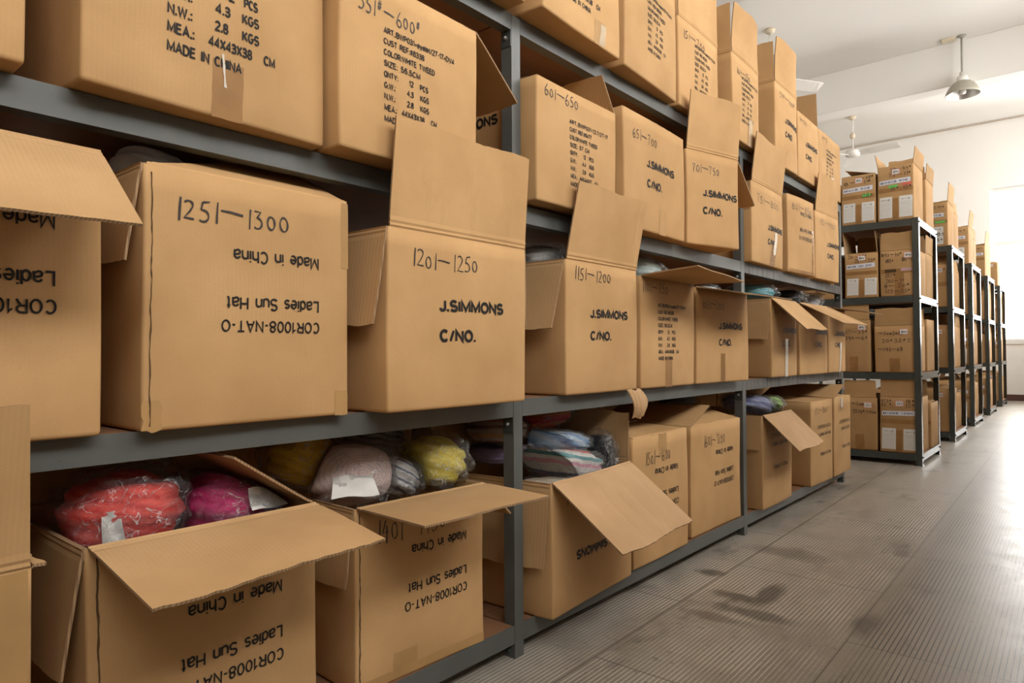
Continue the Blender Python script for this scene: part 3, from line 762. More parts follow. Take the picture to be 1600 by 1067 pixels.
c = carton('M8', 'last kraft carton of the middle shelf, front flap nearly level', (4.245, 1.16), Zm, 0, .36, .383)
c.printing(SIM, ds=-.03, mat=INK_F); c.tape(.19, .225, .0, .18, CLEAR_GLARE, off=.0017, skew=.03); c.flap('F', 190, .212); c.flap('L', 268, .12)

# ---- bottom shelf
c = carton('B0', 'worn taped kraft carton with upright flap, standing out before the carton of red hats', (-.13, 1.095), Zb, 0, .42, .450, mat=K_OLD)
c.flap('F', 93, .222); c.flap('R', 188, .016, jag=.008); c.tape(.33, .415, .0, .448, TAPE_L)
c = carton('B1', 'kraft carton holding red and magenta hats, front flap folded out, bottom shelf', (.380, 1.17), Zb, 0, .405, .441)
c.printing(COR(), True); c.hand('1', .045, .08, .38, .05); c.flap('F', 192, .21, twist=-4, t0=.012, t1=-.008, jag=.002); c.flap('L', 262, .195); c.flap('R', 34, .20); c.flap('B', 98, .09)
c = carton('B2', 'kraft carton handwritten 1401 holding pink and yellow hats, front flap out level, bottom shelf', (.912, 1.215), Zb, -2, .393, .400, d=.42)
c.printing(COR(-.02), True); c.hand('1401-1450', .055, .26, .315, .05); c.flap('F', 181, .222); c.flap('L', 264, .17); c.flap('R', 222, .15); c.tape(.10, .17, .0, .06, TAPE_L); c.tape(.0, .39, .0, .022, TAPE_L)
c = carton('B3', 'kraft carton holding striped, blue and black hats, wide front flap sloping down, bottom shelf', (1.515, 1.138), Zb, 3.6, .475, .375, d=.45)
c.printing(SIM_UP, True, ds=-.015, dz=-.035); c.hand('151', .06, .2, .30, .04); c.flap('F', 217, .272, inner=K_IXS, t0=.0, t1=.01, folds=(.18, .33, .47, .62, .85)); c.flap('L', 264, .235); c.flap('B', 97, .155, jag=.006); c.flap('R', 94, .165, jag=.004)
c.printing([('COR1008-NAT-O', .02, .2, .155, .02, .01)], True, side='L')  # lettering stands in for the side flap's shadow and torn lower edge
c = carton('B4', 'closed kraft carton handwritten 1501-1600, bottom shelf', (2.031, 1.184), Zb, .4, .420, .445)
c.printing(COR(.01), True, ds=0); c.hand('1501-1600', .085, .27, .345, .045); c.flap('F', 3); c.flap('B', 5); c.tape(.18, .24, .36, .443, TAPE_L)
c = carton('B5', 'kraft carton handwritten 1601-1700 with its top flaps ajar, bottom shelf', (2.525, 1.209), Zb, -.6, .488, .440)
c.printing(COR(.012), True, ds=.07); c.hand('1601-1700', .11, .32, .35, .045); c.flap('F', 14, .2, t0=.2); c.flap('L', 22, .20); c.flap('B', 98, .09)
c = carton('B6', 'bottom-shelf kraft carton just past the second upright, pale flap hanging out', (3.180, 1.164), Zb, .3, .408, .440)
c.printing(CORU(), mat=INK_F); c.hand('1701', .05, .18, .36, .04, mat=PEN); c.flap('F', 224, .222, inner=K_IXS); c.flap('L', 264, .16)
c = carton('B7', 'closed kraft carton second from the far end of the bottom shelf', (3.889, 1.161), Zb, -1.5, .372, .459)
c.printing(CORU(-.02), mat=INK_F); c.hand('1751-1800', .06, .28, .39, .034, mat=INK_F); c.flap('F', 2); c.flap('B', 3)
c = carton('B8', 'last kraft carton of the bottom shelf, taped lid slightly raised', (4.290, 1.148), Zb, .4, .364, .463)
c.printing(CORU(-.02), mat=INK_F); c.hand('1801', .08, .24, .38, .034, mat=INK_F); c.flap('F', 4); c.flap('L', 16, .26); c.tape(.14, .18, .40, .462, CLEAR_GLARE, off=.0017)

for key, s_, z_ in (('M1', .012, .425), ('B1', .016, .43), ('B2', .010, .39)):
    c = CT[key]; rn = random.Random(c.seed); v = []; f = []; N = 40
    for i in range(N+1):
        o = s_+.0006*sin(i*.9)+rn.uniform(-.0006, .0006); w_ = (.0005 if key == 'M1' else .0009)+rn.uniform(0, .0011)
        v += [(o-w_, .008+(z_-.008)*i/N), (o+w_, .008+(z_-.008)*i/N)]
        if i: f.append((2*i-2, 2*i-1, 2*i+1, 2*i))
    tag(c.put('glued_seam', [(v, f)], SEAM, .0009), 'dark raw edge of the glued seam')

# ---- cartons of the rear row that show through the gaps
c = carton('N1', 'plain kraft carton behind the first upright, rear row of the upper shelf', (1.436, 1.598), Zu, 0, .42, .455, d=.30)
c.flap('F', 1); c.flap('B', 2)
c = carton('N2', 'plain kraft carton behind the red hat, rear row of the bottom shelf', (.20, 1.645), Zb, 0, .41, .545, d=.31); c.flap('F', 1); c.flap('B', 2)
c = carton('N3', 'plain kraft carton behind the magenta hat, rear row of the bottom shelf', (.625, 1.65), Zb, 0, .40, .54, d=.31); c.flap('F', 1); c.flap('B', 2)
c = carton('N4', 'shaded kraft carton behind the yellow hats, rear row of the bottom shelf', (1.05, 1.66), Zb, 0, .42, .53, d=.275); c.flap('F', 1); c.flap('B', 2)
c = carton('N5', 'shaded kraft carton behind 1201-1250, rear row of the middle shelf', (1.06, 1.64), Zm, 0, .43, .36, d=.275); c.flap('F', 20); c.flap('B', 2)
c = carton('N6', 'shaded kraft carton behind 1251-1300, rear row of the middle shelf', (.58, 1.65), Zm, 0, .42, .33, d=.31); c.flap('F', 60, .16); c.flap('B', 2)
c = carton('N7', 'shaded kraft carton behind 601-650, rear row of the upper shelf', (1.95, 1.65), Zu, 0, .43, .36, d=.31); c.flap('F', 12); c.flap('B', 2)
c = carton('N8', 'kraft carton behind 1751-1800 seen over its top, rear row of the bottom shelf', (4.75, 1.66), Zb, 0, .42, .525, d=.27); c.flap('F', 1); c.flap('B', 2)
c = carton('N9', 'kraft carton behind the bagged blue hat, rear row of the bottom shelf', (4.28, 1.66), Zb, 0, .44, .53, d=.27); c.flap('F', 1); c.flap('B', 2)
c = carton('N10', 'shaded kraft carton behind 1151-1200, rear row of the middle shelf', (2.10, 1.66), Zm, 0, .43, .34, d=.30); c.flap('F', 1); c.flap('B', 2)
c = carton('N11', 'shaded kraft carton behind 1051-1100, rear row of the middle shelf', (3.45, 1.66), Zm, 0, .43, .40, d=.30); c.flap('F', 1); c.flap('B', 2)

REAR_FILL = [('1501-1600', 1.98, Zb, .43, .54), ('1601-1700', 2.46, Zb, .44, .53), ('the dark hat bag', 2.93, Zb, .42, .54), ('1701', 3.39, Zb, .42, .535), ('1751-1800', 3.84, Zb, .40, .54), ('1101-1150', 2.56, Zm, .43, .47),
        ('the aqua hat', 3.02, Zm, .40, .48), ('the black bagged hat', 3.91, Zm, .42, .47), ('the knotted bag', 4.36, Zm, .40, .48), ('701-750', 2.44, Zu, .43, .46), ('751-800', 2.92, Zu, .43, .47), ('801-850', 3.40, Zu, .43, .45), ('851-900', 3.88, Zu, .43, .46), ('the striped hats', 1.50, Zb, .44, .54), ('551-600', 1.02, Zu, .43, .44), ('4.3 KGS', .50, Zu, .43, .45)]
for i, (nm, x_, z_, w_, h_) in enumerate(REAR_FILL):  # cartons added to block the bright gaps at the back of the rack
    if x_ < 1.4 and x_+w_ > 1.42: x_ = 1.415-w_
    c = carton('R%d' % i, 'added plain kraft carton blocking light behind %s, rear row' % ('the carton reading '+nm if nm[0].isdigit() else nm), (x_, 1.66+.004*(i % 3)), z_, 0, w_, h_, d=.265, nz=4)
    c.flap('F', 1); c.flap('B', 2)

# ------------------------------------------------------------------ racks
def L_post(mb, x, y, sx, sy, h, w=.037, t=.003):
    mb.box((min(x, x+sx*w), min(y, y+sy*t), 0), (max(x, x+sx*w), max(y, y+sy*t), h))
    mb.box((min(x, x+sx*t), min(y+sy*t, y+sy*w), 0), (max(x, x+sx*t), max(y+sy*t, y+sy*w), h))
PX = [-.184, 1.4267, 3.0383, 4.662]
YF, YB = 1.2, 1.975
rack = thing('shelving_rack', 'long grey steel rack packed with kraft cartons beside the aisle', 'shelving', (PX[0], YF, 0))
def RB(mb, name, mat, parent=rack):
    mb.v = [(a-PX[0], b-YF, c_) for a, b, c_ in mb.v] if parent is rack else mb.v
    return mb.build(name, mat, parent)
LV = [(Zb, .049), (Zm, .048), (Zu, .049), (Zt, .046)]
for i, x in enumerate(PX):
    mb = MB(); L_post(mb, x, YF, 1, 1, Zt-.004); po = RB(mb, 'post', STEEL)
    for z, hb in LV:
        g = MB(); zz = z-hb
        if z > .3:
            g.box((x-.0025, YF+.001, zz-.045), (x-.0003, YF+.036, zz+.004))
            o = RB(g, 'gusset_plate', STEEL_D); o.parent = po
        b = MB(); b.lathe([(0, -.008), (.003, -.0078), (.005, -.005), (.0056, 0)], 10, (x-.0025-PX[0], .018, (zz-.020) if z > .3 else .022), axis='x')
        b.build('bolt', BOLT if z > .3 else STEEL_D, po)
    mb = MB(); L_post(mb, x, YB, 1, -1, Zt-.004); RB(mb, 'post', STEEL)
for i in range(3):
    xa, xb = PX[i]+.0005, PX[i+1]
    for z, hb in LV:
        mb = MB(); mb.box((xa+.038 if i else xa+.038, YF+.0005, z-hb), (xb-.001, YF+.003, z)); mb.box((xa+.038, YF+.003, z-hb), (xb-.004, YF+.033, z-hb+.003))
        RB(mb, 'front_beam', STEEL_S if i == 2 and z in (Zm, Zu) else STEEL)
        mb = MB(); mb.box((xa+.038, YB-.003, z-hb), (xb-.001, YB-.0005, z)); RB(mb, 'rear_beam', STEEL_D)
        mb = MB(); mb.box((xa+.005, YF+.006, z-.014), (xb-.003, YB-.005, z-.001)); RB(mb, 'shelf_board', WOOD)

# ------------------------------------------------------------------ hats in plastic bags
def blob(rx, ry, rz, fn, nu=40, nv=24):
    v = []; f = []
    for j in range(nv+1):
        ph = -pi/2+pi*j/nv
        for i in range(nu):
            la = 2*pi*i/nu
            e = 0.88
            cz = math.copysign(abs(sin(ph))**e, sin(ph)); cr = abs(cos(ph))**e
            x, y, z = rx*cr*cos(la), ry*cr*sin(la), rz*cz
            k = 1+fn(cos(ph)*cos(la), cos(ph)*sin(la), sin(ph))
            v.append((x*k, y*k, z*k))
    for j in range(nv):
        for i in range(nu):
            a = j*nu+i; b = j*nu+(i+1) % nu; f.append((a, b, b+nu, a+nu))
    return v, f
HG = 'bagged hats in the open cartons'
HATS = []
def hat(label, loc, r, mat, rot=(0, 0, 0), style='fold', seed=1, bag=1.10, tail=None, tagp=None, nat='bagged_hat', cat='hat', box=None):
    rn = random.Random(seed); p = [rn.uniform(0, 6) for _ in range(8)]
    root = thing(nat, label, cat, loc, 0, HG); root.rotation_euler = tuple(R(a) for a in rot); HATS.append((root, box, r))
    if style == 'coil':
        def fn(x, y, z):
            q = math.hypot(x, z*1.4); return .03*sin(q*38+p[0])*max(0, -y)+.02*sin(3*x+p[1])
    elif style == 'brim':
        def fn(x, y, z):
            return .045*sin(z*17+x*1.2+p[0])+.03*sin(4*x+p[1])*sin(3*y+p[2])
    else:
        def fn(x, y, z):
            return .05*sin(z*11+2.2*x+1.5*y+p[0])+.05*sin(3*x+p[1])*sin(3*y+p[2])+.02*sin(29*z+9*x+p[3])
    v, f = blob(*r, fn)
    link_mesh('hat', v, f, mat, root, None, True)
    if bag:
        def fb(x, y, z):
            w = .02+.06*sin(6*x+p[4]+2*z)*sin(5*y+p[5])+.05*sin(11*z+5*x+p[6])+.035*sin(17*x-9*y+p[7])+.025*sin(23*y+13*z)
            return w
        v, f = blob(r[0]*bag+.004, r[1]*bag+.004, r[2]*bag+.006, fb, 56, 34)
        if tail:
            n = len(v); tx, ty, tz, tl = tail
            base = Vector((tx*r[0]*bag, ty*r[1]*bag, tz*r[2]*bag)); d = base.normalized(); a = d.orthogonal().normalized(); b = d.cross(a)
            K = 16
            for j, (rr, dd) in enumerate(((.034, -.012), (.012, .014), (.008, .024), (.020, .6*tl), (.034, tl))):
                for i in range(K):
                    an = 2*pi*i/K; q = rr*(1+.35*sin(an*5+j+p[0])*(j > 2)); v.append(tuple(base+d*(dd+.008*sin(an*3+p[1])*(j > 2))+a*q*cos(an)+b*q*.55*sin(an)))
            for j in range(4):
                for i in range(K):
                    k2 = (i+1) % K; f.append((n+j*K+i, n+j*K+k2, n+(j+1)*K+k2, n+(j+1)*K+i))
        link_mesh('plastic_bag', v, f, FILM, root, None, True)
    if tagp:
        (tx, ty, tz), w, h, rx, rz, mt = tagp
        q = Matrix.Rotation(R(rz), 3, 'Z') @ Matrix.Rotation(R(rx), 3, 'X'); v = []; f = []
        N = 6
        for j in range(N+1):
            for i in range(N+1):
                u, t = i/N-.5, j/N-.5
                v.append(tuple(Vector((tx, ty, tz)) + q @ Vector((u*w*(1-.2*t), .006*sin(u*7+p[0])*cos(t*5), t*h))))
        for j in range(N):
            for i in range(N):
                a = j*(N+1)+i; f.append((a, a+1, a+N+2, a+N+1))
        tag(link_mesh('paper_tag', v, f, mt, root, None, True), 'white paper tag')
    return root
S_RED = straw('coral_red_straw', [(.66, .022, .018), (.88, .085, .06), (.74, .035, .025)], 'braid', 55)
S_MAG = straw('magenta_straw', [(.60, .006, .13), (.80, .03, .22), (.68, .010, .16)], 'braid', 60)
S_YEL = straw('yellow_straw', [(.80, .60, .05), (.92, .78, .18), (.84, .68, .09)], 'braid', 48)
S_YELD = straw('mustard_straw', [(.74, .42, .010), (.86, .56, .02), (.78, .47, .012)], 'braid', 48)
S_PINK = straw('pale_pink_straw', [(.80, .60, .56), (.88, .70, .66), (.66, .46, .42)], 'coil', 95)
S_BRN = straw('brown_striped_straw', [(.66, .56, .48), (.26, .10, .06), (.70, .58, .50), (.68, .34, .14), (.44, .34, .28)], 'level', 22)
S_PUR = straw('lilac_straw', [(.34, .26, .50), (.42, .34, .58)], 'braid', 70)
S_RDO = straw('red_orange_straw', [(.62, .02, .03), (.70, .06, .03), (.78, .20, .04)], 'level', 30)
S_BLU = straw('light_blue_straw', [(.16, .32, .58), (.38, .55, .74), (.62, .70, .76), (.22, .40, .66)], 'braid', 26)
S_STR = straw('striped_ribbon_hat', [(.72, .68, .64), (.78, .34, .45), (.78, .74, .70), (.03, .28, .31), (.78, .74, .70), (.66, .07, .06), (.06, .06, .18), (.76, .72, .68)], 'level', 11)
S_BLK = straw('black_straw', [(.010, .010, .011), (.022, .021, .022)], 'braid', 60, .45)
S_NVY = straw('blue_grey_cloth', [(.15, .17, .34), (.30, .32, .50)], 'braid', 30)
S_GRN = straw('lime_cloth', [(.30, .48, .10), (.42, .58, .2)], 'braid', 30)
S_AQU = straw('aqua_straw', [(.16, .50, .58), (.26, .62, .68)], 'level', 40)
S_MINT = straw('pale_mint_straw', [(.50, .66, .62), (.62, .72, .70)], 'braid', 40)
S_GRY = straw('grey_white_cloth', [(.66, .66, .68), (.82, .81, .82), (.52, .48, .48)], 'braid', 24, .95)
S_WHT = straw('white_straw', [(.66, .64, .60), (.74, .72, .68)], 'braid', 50)
S_BST = straw('black_cream_striped_straw', [(.04, .04, .04), (.50, .46, .40), (.08, .07, .06)], 'braid', 60)
S_BEI = straw('natural_straw', [(.55, .45, .33), (.64, .55, .42)], 'braid', 50)
S_WNV = straw('white_navy_striped_cloth', [(.74, .73, .71), (.74, .73, .71), (.74, .73, .71), (.05, .06, .16)], 'level', 45)

# carton of red and magenta hats
hat('coral red straw hat in a clear knotted bag, beside the magenta hat', (.489, 1.330, .548), (.098, .105, .070), S_RED, (0, -6, -12), seed=3, bag=1.12, tail=(-.25, -.85, -.45, .05), tagp=((-.03, -.103, .0), .03, .05, -12, -10, PAPER), box='B1')
hat('magenta straw hat in clear bag with a white label, beside the coral red hat', (.680, 1.340, .528), (.096, .105, .060), S_MAG, (0, 4, 10), seed=5, bag=1.10, tail=(-.5, .6, .7, .06), tagp=((.015, -.108, .022), .085, .045, -30, 6, PAPER), box='B1')
# carton of pink and yellow hats
hat('mustard yellow straw hat in a clear bag, behind the pale pink coil', (.945, 1.455, .575), (.095, .07, .062), S_YELD, (0, 10, 0), seed=8, bag=1.15, tail=(-.7, -.3, .6, .05), box='B2')
hat('pale pink coiled straw hat facing out of its bag, white label in front', (1.015, 1.375, .535), (.118, .075, .074), S_PINK, (-12, 3, -12), 'coil', seed=11, bag=1.08, tail=(.75, -.3, .7, .05), tagp=((-.03, -.088, -.03), .10, .055, -28, -12, PAPER), box='B2')
hat('white paper-wrapped hat with navy stripes between the pink coil and the yellow hat', (1.155, 1.365, .515), (.075, .06, .045), S_WNV, (10, 20, 15), seed=13, bag=1.12, tail=(-.3, 0, 1, .03), box='B2')
hat('bright yellow straw hat bulging in its bag beside the white wrapped hat', (1.262, 1.350, .540), (.095, .09, .064), S_YEL, (0, 8, 0), seed=17, bag=1.12, box='B2')
hat('black and cream striped straw hat in shade, behind the white wrapped hat', (1.20, 1.53, .585), (.10, .07, .045), S_BST, (0, -6, 0), 'brim', seed=19, bag=1.12, box='B2')
# carton of striped, blue and black hats
hat('brown and white striped hat in a clear bag just behind the first upright', (1.650, 1.450, .585), (.112, .10, .040), S_BRN, (0, 0, 20), 'brim', seed=21, bag=1.08, box='B3')
hat('lilac hat brim under the brown striped hat, behind the first upright', (1.655, 1.452, .512), (.112, .10, .032), S_PUR, (0, 0, 10), 'brim', seed=22, bag=1.06, box='B3')
hat('red and orange striped hat in a bag, topmost of its carton, under the middle shelf', (1.80, 1.40, .612), (.125, .09, .034), S_RDO, (0, -8, 0), 'brim', seed=23, bag=1.14, tail=(.8, -.2, .2, .04), box='B3')
hat('light blue rolled hat in a clear bag, below the red and orange hat', (1.80, 1.325, .540), (.160, .075, .034), S_BLU, (0, 8, -6), 'brim', seed=24, bag=1.08, box='B3')
hat('white hat with pink, teal and red ribbon stripes, front of its carton', (1.715, 1.250, .482), (.172, .085, .044), S_STR, (0, 4, -4), 'plain', seed=26, bag=1.10, tail=(.9, -.3, -.1, .06), box='B3')
hat('natural straw hat under the ribbon-striped hat, at the carton rim', (1.66, 1.235, .432), (.14, .085, .020), S_BEI, (0, 4, 0), 'brim', seed=27, bag=1.05, box='B3')
hat('black straw hat in taped clear wrap beside the light blue rolled hat', (1.925, 1.250, .497), (.046, .068, .064), S_BLK, (0, -10, -20), seed=28, bag=1.10, box='B3')
# carton with the blue bag and others
hat('blue-grey bagged hat lying on the bottom-shelf carton past the second upright', (3.40, 1.315, .565), (.17, .10, .045), S_NVY, (0, 8, -6), 'plain', seed=31, bag=1.10, tail=(.9, -.2, -.1, .05), box='B6')
hat('small lime green hat end poking out beside the blue-grey hat bag', (3.595, 1.27, .560), (.05, .06, .032), S_GRN, (0, 20, 0), 'plain', seed=32, bag=1.10, box='B6')
hat('dark hat bag in deep shade above carton 1601-1700', (3.03, 1.52, .595), (.13, .07, .040), S_BLK, (0, 0, 0), 'brim', seed=33, bag=1.1, box='B5')
# middle shelf contents
hat('grey and white plush hat on carton 1251-1300, under the upper shelf', (.540, 1.350, 1.172), (.066, .070, .044), S_GRY, (0, 6, 0), seed=41, bag=0, box='M1')
hat('white hat in a clear bag on carton 1151-1200', (1.72, 1.36, 1.130), (.11, .09, .040), S_WHT, (0, -8, 0), 'brim', seed=42, bag=1.1, box='M3')
hat('pale mint hat in a white-tied bag on carton 1101-1150', (2.34, 1.34, 1.140), (.14, .085, .050), S_MINT, (0, 4, 0), 'brim', seed=43, bag=1.12, tail=(.9, -.3, -.1, .05), box='M4')
hat('white bagged hat behind the long level flap this side of the second upright', (2.93, 1.34, 1.100), (.09, .07, .030), S_WHT, (0, 0, 0), 'plain', seed=44, bag=1.1, box='M5')
hat('aqua hat brim in a pale bag just past the second upright, middle shelf', (3.56, 1.35, 1.140), (.165, .10, .040), S_AQU, (0, 0, 0), 'brim', seed=45, bag=1.12, box='M6')
hat('black hat in a shiny clear bag beside the aqua hat, middle shelf', (4.10, 1.35, 1.140), (.12, .09, .048), S_BLK, (0, 0, 0), seed=46, bag=1.14, tail=(.8, -.4, -.2, .06), box='M7')
hat('knotted clear bag over a grey hat at the far end of the middle shelf', (4.46, 1.35, 1.140), (.08, .08, .045), S_GRY, (0, 0, 0), 'plain', seed=47, bag=1.15, tail=(.6, -.4, .8, .06), box='M8')
hat('dark blue hat in a clear bag on battered carton 801-850', (3.83, 1.37, 1.690), (.12, .10, .055), S_NVY, (0, 0, 0), seed=48, bag=1.12, box='U7')


def squash():
    """soft bags give way to the carton walls and to each other where they touch"""
    info = []
    for root, key, r in HATS:
        Mx = Matrix.Translation(root.location) @ root.rotation_euler.to_matrix().to_4x4()
        info.append((root, key, r, Mx))
    for root, key, r, Mx in info:
        c = CT[key]; Mc = Matrix.Translation(c.root.location) @ c.root.rotation_euler.to_matrix().to_4x4(); Ci = Mc.inverted(); Mi = Mx.inverted()
        top = {'B': .648, 'M': 1.186, 'U': 1.714}[key[0]]; roof = {'B': .676, 'M': 1.214, 'U': 1.740}[key[0]]
        planes = []
        for o2, k2, r2, M2 in info:
            if o2 is root: continue
            d = M2.translation-Mx.translation
            if d.length > .45: continue
            n = d.normalized()
            def sup(M_, rr):
                l = M_.to_3x3().transposed() @ n
                return math.sqrt(sum((l[i]*rr[i])**2 for i in range(3)))
            ra, rb = sup(Mx, r), sup(M2, r2)
            planes.append((Mx.translation+d*(ra/(ra+rb)), n))
        if root.get('category') and key == 'B1':
            nf = Vector((sin(R(34)), 0, cos(R(34)))); planes.append((Vector((.785, 1.3, .531))-nf*.009, nf))
        for o in root.children:
            ins = .0012 if o.name.startswith('plastic') else .005
            if o.name.startswith('paper_tag') and key != 'B1': continue
            if o.name.startswith('paper_tag'): ins = .0
            for v_ in o.data.vertices:
                p = Mx @ v_.co
                q = Ci @ p
                if q.z < c.h+.018:
                    m_ = .009+ins
                    q.x = min(c.w-m_, max(m_, q.x)); q.y = min(c.d-m_, max(m_, q.y)); q.z = max(q.z, c.h*.62+ins)
                    p = Mc @ q
                if key == 'B3':
                    q = Ci @ p; q.x = max(.024+ins, min(q.x, c.w-.012-ins)); q.y = max(.022+ins, min(q.y, c.d-.016-ins)); p = Mc @ q
                for pp, n in planes:
                    dd = (p-pp).dot(n)
                    if dd > -ins: p = p-n*(dd+ins)
                p.z = min(p.z, (top if p.y < 1.25 else roof)-ins)
                v_.co = Mi @ p
squash()

# torn cardboard piece hanging over the middle beam
v = []; f = []
for j in range(9):
    for i in range(7):
        u = i/6; t = j/8
        wv = .045+.012*sin(t*5)
        v.append((1.945+u*(wv+.03)+.012*t, 1.150-.008*sin(pi*u)-.022*sin(t*2.6)-.004*sin(u*14), .706-.092*t+.004*sin(u*9)))
n = len(v)
v += [(a, b+.004, c_) for a, b, c_ in v]
for j in range(8):
    for i in range(6):
        a = j*7+i; f.append((a+7, a+8, a+1, a)); f.append((n+a, n+a+1, n+a+8, n+a+7))
for i in range(6):
    f.append((i, i+1, n+i+1, n+i)); f.append((56+i+1, 56+i, n+56+i, n+56+i+1))
for j in range(8):
    f.append((j*7+7, j*7, n+j*7, n+j*7+7)); f.append((j*7+6, j*7+13, n+j*7+13, n+j*7+6))
tag(link_mesh('cardboard_scrap', v, f, K_IXS), 'torn strip of corrugated card hanging over the middle shelf beam', 'card scrap')

# ------------------------------------------------------------------ far racks
ORD = ['first', 'second', 'third', 'fourth', 'fifth']
FX = [5.66, 7.36, 9.03, 10.67, 12.42]
FY = [.925, .940, .968, .975, .988]
FD = .775
FLV = [(.085, .05, 'bottom'), (.672, .05, 'lower middle'), (1.235, .05, 'upper middle'), (1.795, .05, 'top')]
FLEN = 1.62
def far_rack(k):
    x0, y0 = FX[k], FY[k]
    root = thing('shelving_rack', 'dark grey four-level rack, %s of the row running to the window wall' % ORD[k], 'shelving', (x0, y0, 0), 0, 'end-on racks along the aisle')
    for (x, sx) in ((0, 1), (FD, -1)):
        for (y, sy) in ((0, 1), (FLEN, -1)):
            mb = MB(); L_post(mb, x, y, sx, sy, 1.80, .042); po = mb.build('post', STEEL_D, root)
            mb = MB(); mb.box((min(x, x+sx*.05)-.004, min(y, y+sy*.05)-.004, 0), (max(x, x+sx*.05)+.004, max(y, y+sy*.05)+.004, .006)); mb.build('foot_plate', STEEL_D, po)
    for z, hb, nm in FLV:
        for x in (0, FD):
            s = 1 if x == 0 else -1
            mb = MB(); mb.box((min(x, x+s*.003)+.0003*s, .043, z-hb), (max(x, x+s*.003)+.0003*s, FLEN-.043, z)); mb.build('side_beam', STEEL_D, root)
        mb = MB(); mb.box((.044, .0005, z-hb), (FD-.044, .004, z)); mb.build('end_beam', STEEL_D, root)
        mb = MB(); mb.box((.006, .006, z-.014), (FD-.006, FLEN-.006, z-.001)); mb.build('shelf_board', WOOD, root)
        for bx_ in (.022, FD-.022): MB().lathe([(0, -.008), (.006, -.006), (.007, 0)], 8, (bx_, -.0002, z-.025), axis='y').build('bolt', STEEL_D, root)
for k in range(5): far_rack(k)

def paper_sheet(c, s, z, w=.075, h=.145, rule=True, scr=True):
    p = c.put('paper_sheet', [patch2d(s, s+w, z, z+h, 3, 3, .003, .0006, c.seed)], PAPER, .0012)
    ms = [patch2d(s+.005+.009*i, s+.0062+.009*i, z+.01, z+h*.72, 1, 1) for i in range(int(w/.0095))]
    ms += [patch2d(s+.004, s+w-.004, z+h*.72, z+h*.72+.0016, 1, 1), patch2d(s+.004, s+w-.004, z+h*.62, z+h*.62+.001, 1, 1)]
    c.put('ruling', ms, PAPER_LINE, .0018, parent=p)
    if scr: c.put('scribble', [hand2d('-~t', s+.012, s+w-.012, z+h*.80, .016, .0022, 0, c.seed)], INK_F, .0019, parent=p)
def code_strip(c, s0, s1, z, txt, tilt=.006):
    v, f = patch2d(s0, s1, z, z+.034, 4, 1)
    v = [(a, b+tilt*(a-s0)/(s1-s0)) for a, b in v]
    p = c.put('code_label', [(v, f)], STRIP, .0013)
    tv, tf = text2d(txt, s0+.035, s1-.02, z+.009, .015, .01)
    hv, hf = hand2d('xt', s0+.008, s0+.032, z+.008, .018, .003, 0, c.seed)
    c.put('printed_text', [([(a, b+tilt*(a-s0)/(s1-s0)) for a, b in tv], tf), (hv, hf)], INK, .002, parent=p)
def small_tag(c, s, z, txt='1890'):
    p = c.put('price_tag', [patch2d(s, s+.056, z, z+.046, 1, 1)], PINK, .0013)
    q = c.put('tag_face', [patch2d(s+.005, s+.051, z+.006, z+.040, 1, 1)], PAPER, .0019, parent=p)
    c.put('tag_writing', [hand2d(txt, s+.010, s+.048, z+.014, .017, .0026, 0, c.seed)], PEN, .0025, parent=p)
FARG = 'taped cartons on the far racks'
def far_carton(label, k, lev, y_left, w, h, dep=.365, rear=False, seed=0, flaps=(), style='sheets', nums=(), bulge=.006, lean=(0, 0), dx=0.0, tagtxt='1890', codetxt='GSCB 608'):
    z = FLV[lev][0]+.001
    x = FX[k]+.010+dx+(.402 if rear else 0)
    c = Carton(label, (x, y_left), z, -90, w, dep, h, 100+seed, group=FARG, mat=K_OLD, bulge=bulge, lean=lean, nz=6)
    for fl in flaps: c.flap(fl[0], *fl[1:])
    if style in ('sheets', 'half'):
        c.tape(.004, w-.004, h*.52, h*.60, TAPE); c.tape(w*.42, w*.58, 0, h*.40, TAPE)
        paper_sheet(c, .012, .022, w*.36, h*.38)
        if style == 'sheets': paper_sheet(c, w*.60, .020, w*.36, h*.38)
        code_strip(c, .012, w-.018, h*.66, codetxt)
        small_tag(c, w*.40, h*.83, tagtxt)
    elif style == 'scrawl':
        c.tape(.004, w-.004, h*.50, h*.60, TAPE); c.tape(w*.40, w*.66, 0, h*.5, TAPE)
        small_tag(c, w*.66, h*.82, tagtxt)
    elif style == 'tag':
        c.tape(w*.36, w*.62, 0, h*.30, TAPE); small_tag(c, w*.62, h*.80, tagtxt)
    elif style == 'one':
        c.tape(.004, w-.004, h*.52, h*.60, TAPE); paper_sheet(c, w*.45, .02, w*.42, h*.40); code_strip(c, .012, w-.03, h*.66, codetxt); small_tag(c, w*.3, h*.83, tagtxt)
    if nums:
        for i, (t, a, b, zz) in enumerate(nums): c.put('handwriting', [hand2d(t, a*w, b*w, zz*h, .026, .0032, .0, c.seed+i)], PEN, .0014)
    return c
two = (('59-44#', .36, .97, .90), ('72-11#', .32, .97, .80))
c = far_carton('carton with two sheets and only a green sticker, top of first end-on rack', 0, 3, 1.441, .236, .375, seed=1, flaps=(('F', 4), ('B', 6), ('R', 14)), nums=(('8-1#', .05, .95, .82), ('-48#', .55, .97, .90), ('28#', .62, .95, .535)), codetxt='GCB 608')
p_ = c.put('sticker', [patch2d(.145, .20, .205, .226, 1, 1, .008)], GREEN, .0014)
c = far_carton('carton with green and red stickers and raised flaps, top of first end-on rack', 0, 3, 1.190, .236, .405, seed=2, flaps=(('L', 100, .10), ('R', 97, .12), ('B', 92, .12)), nums=two+(('15#', .38, .62, .545), ('15#', .72, .97, .555)), bulge=.008)
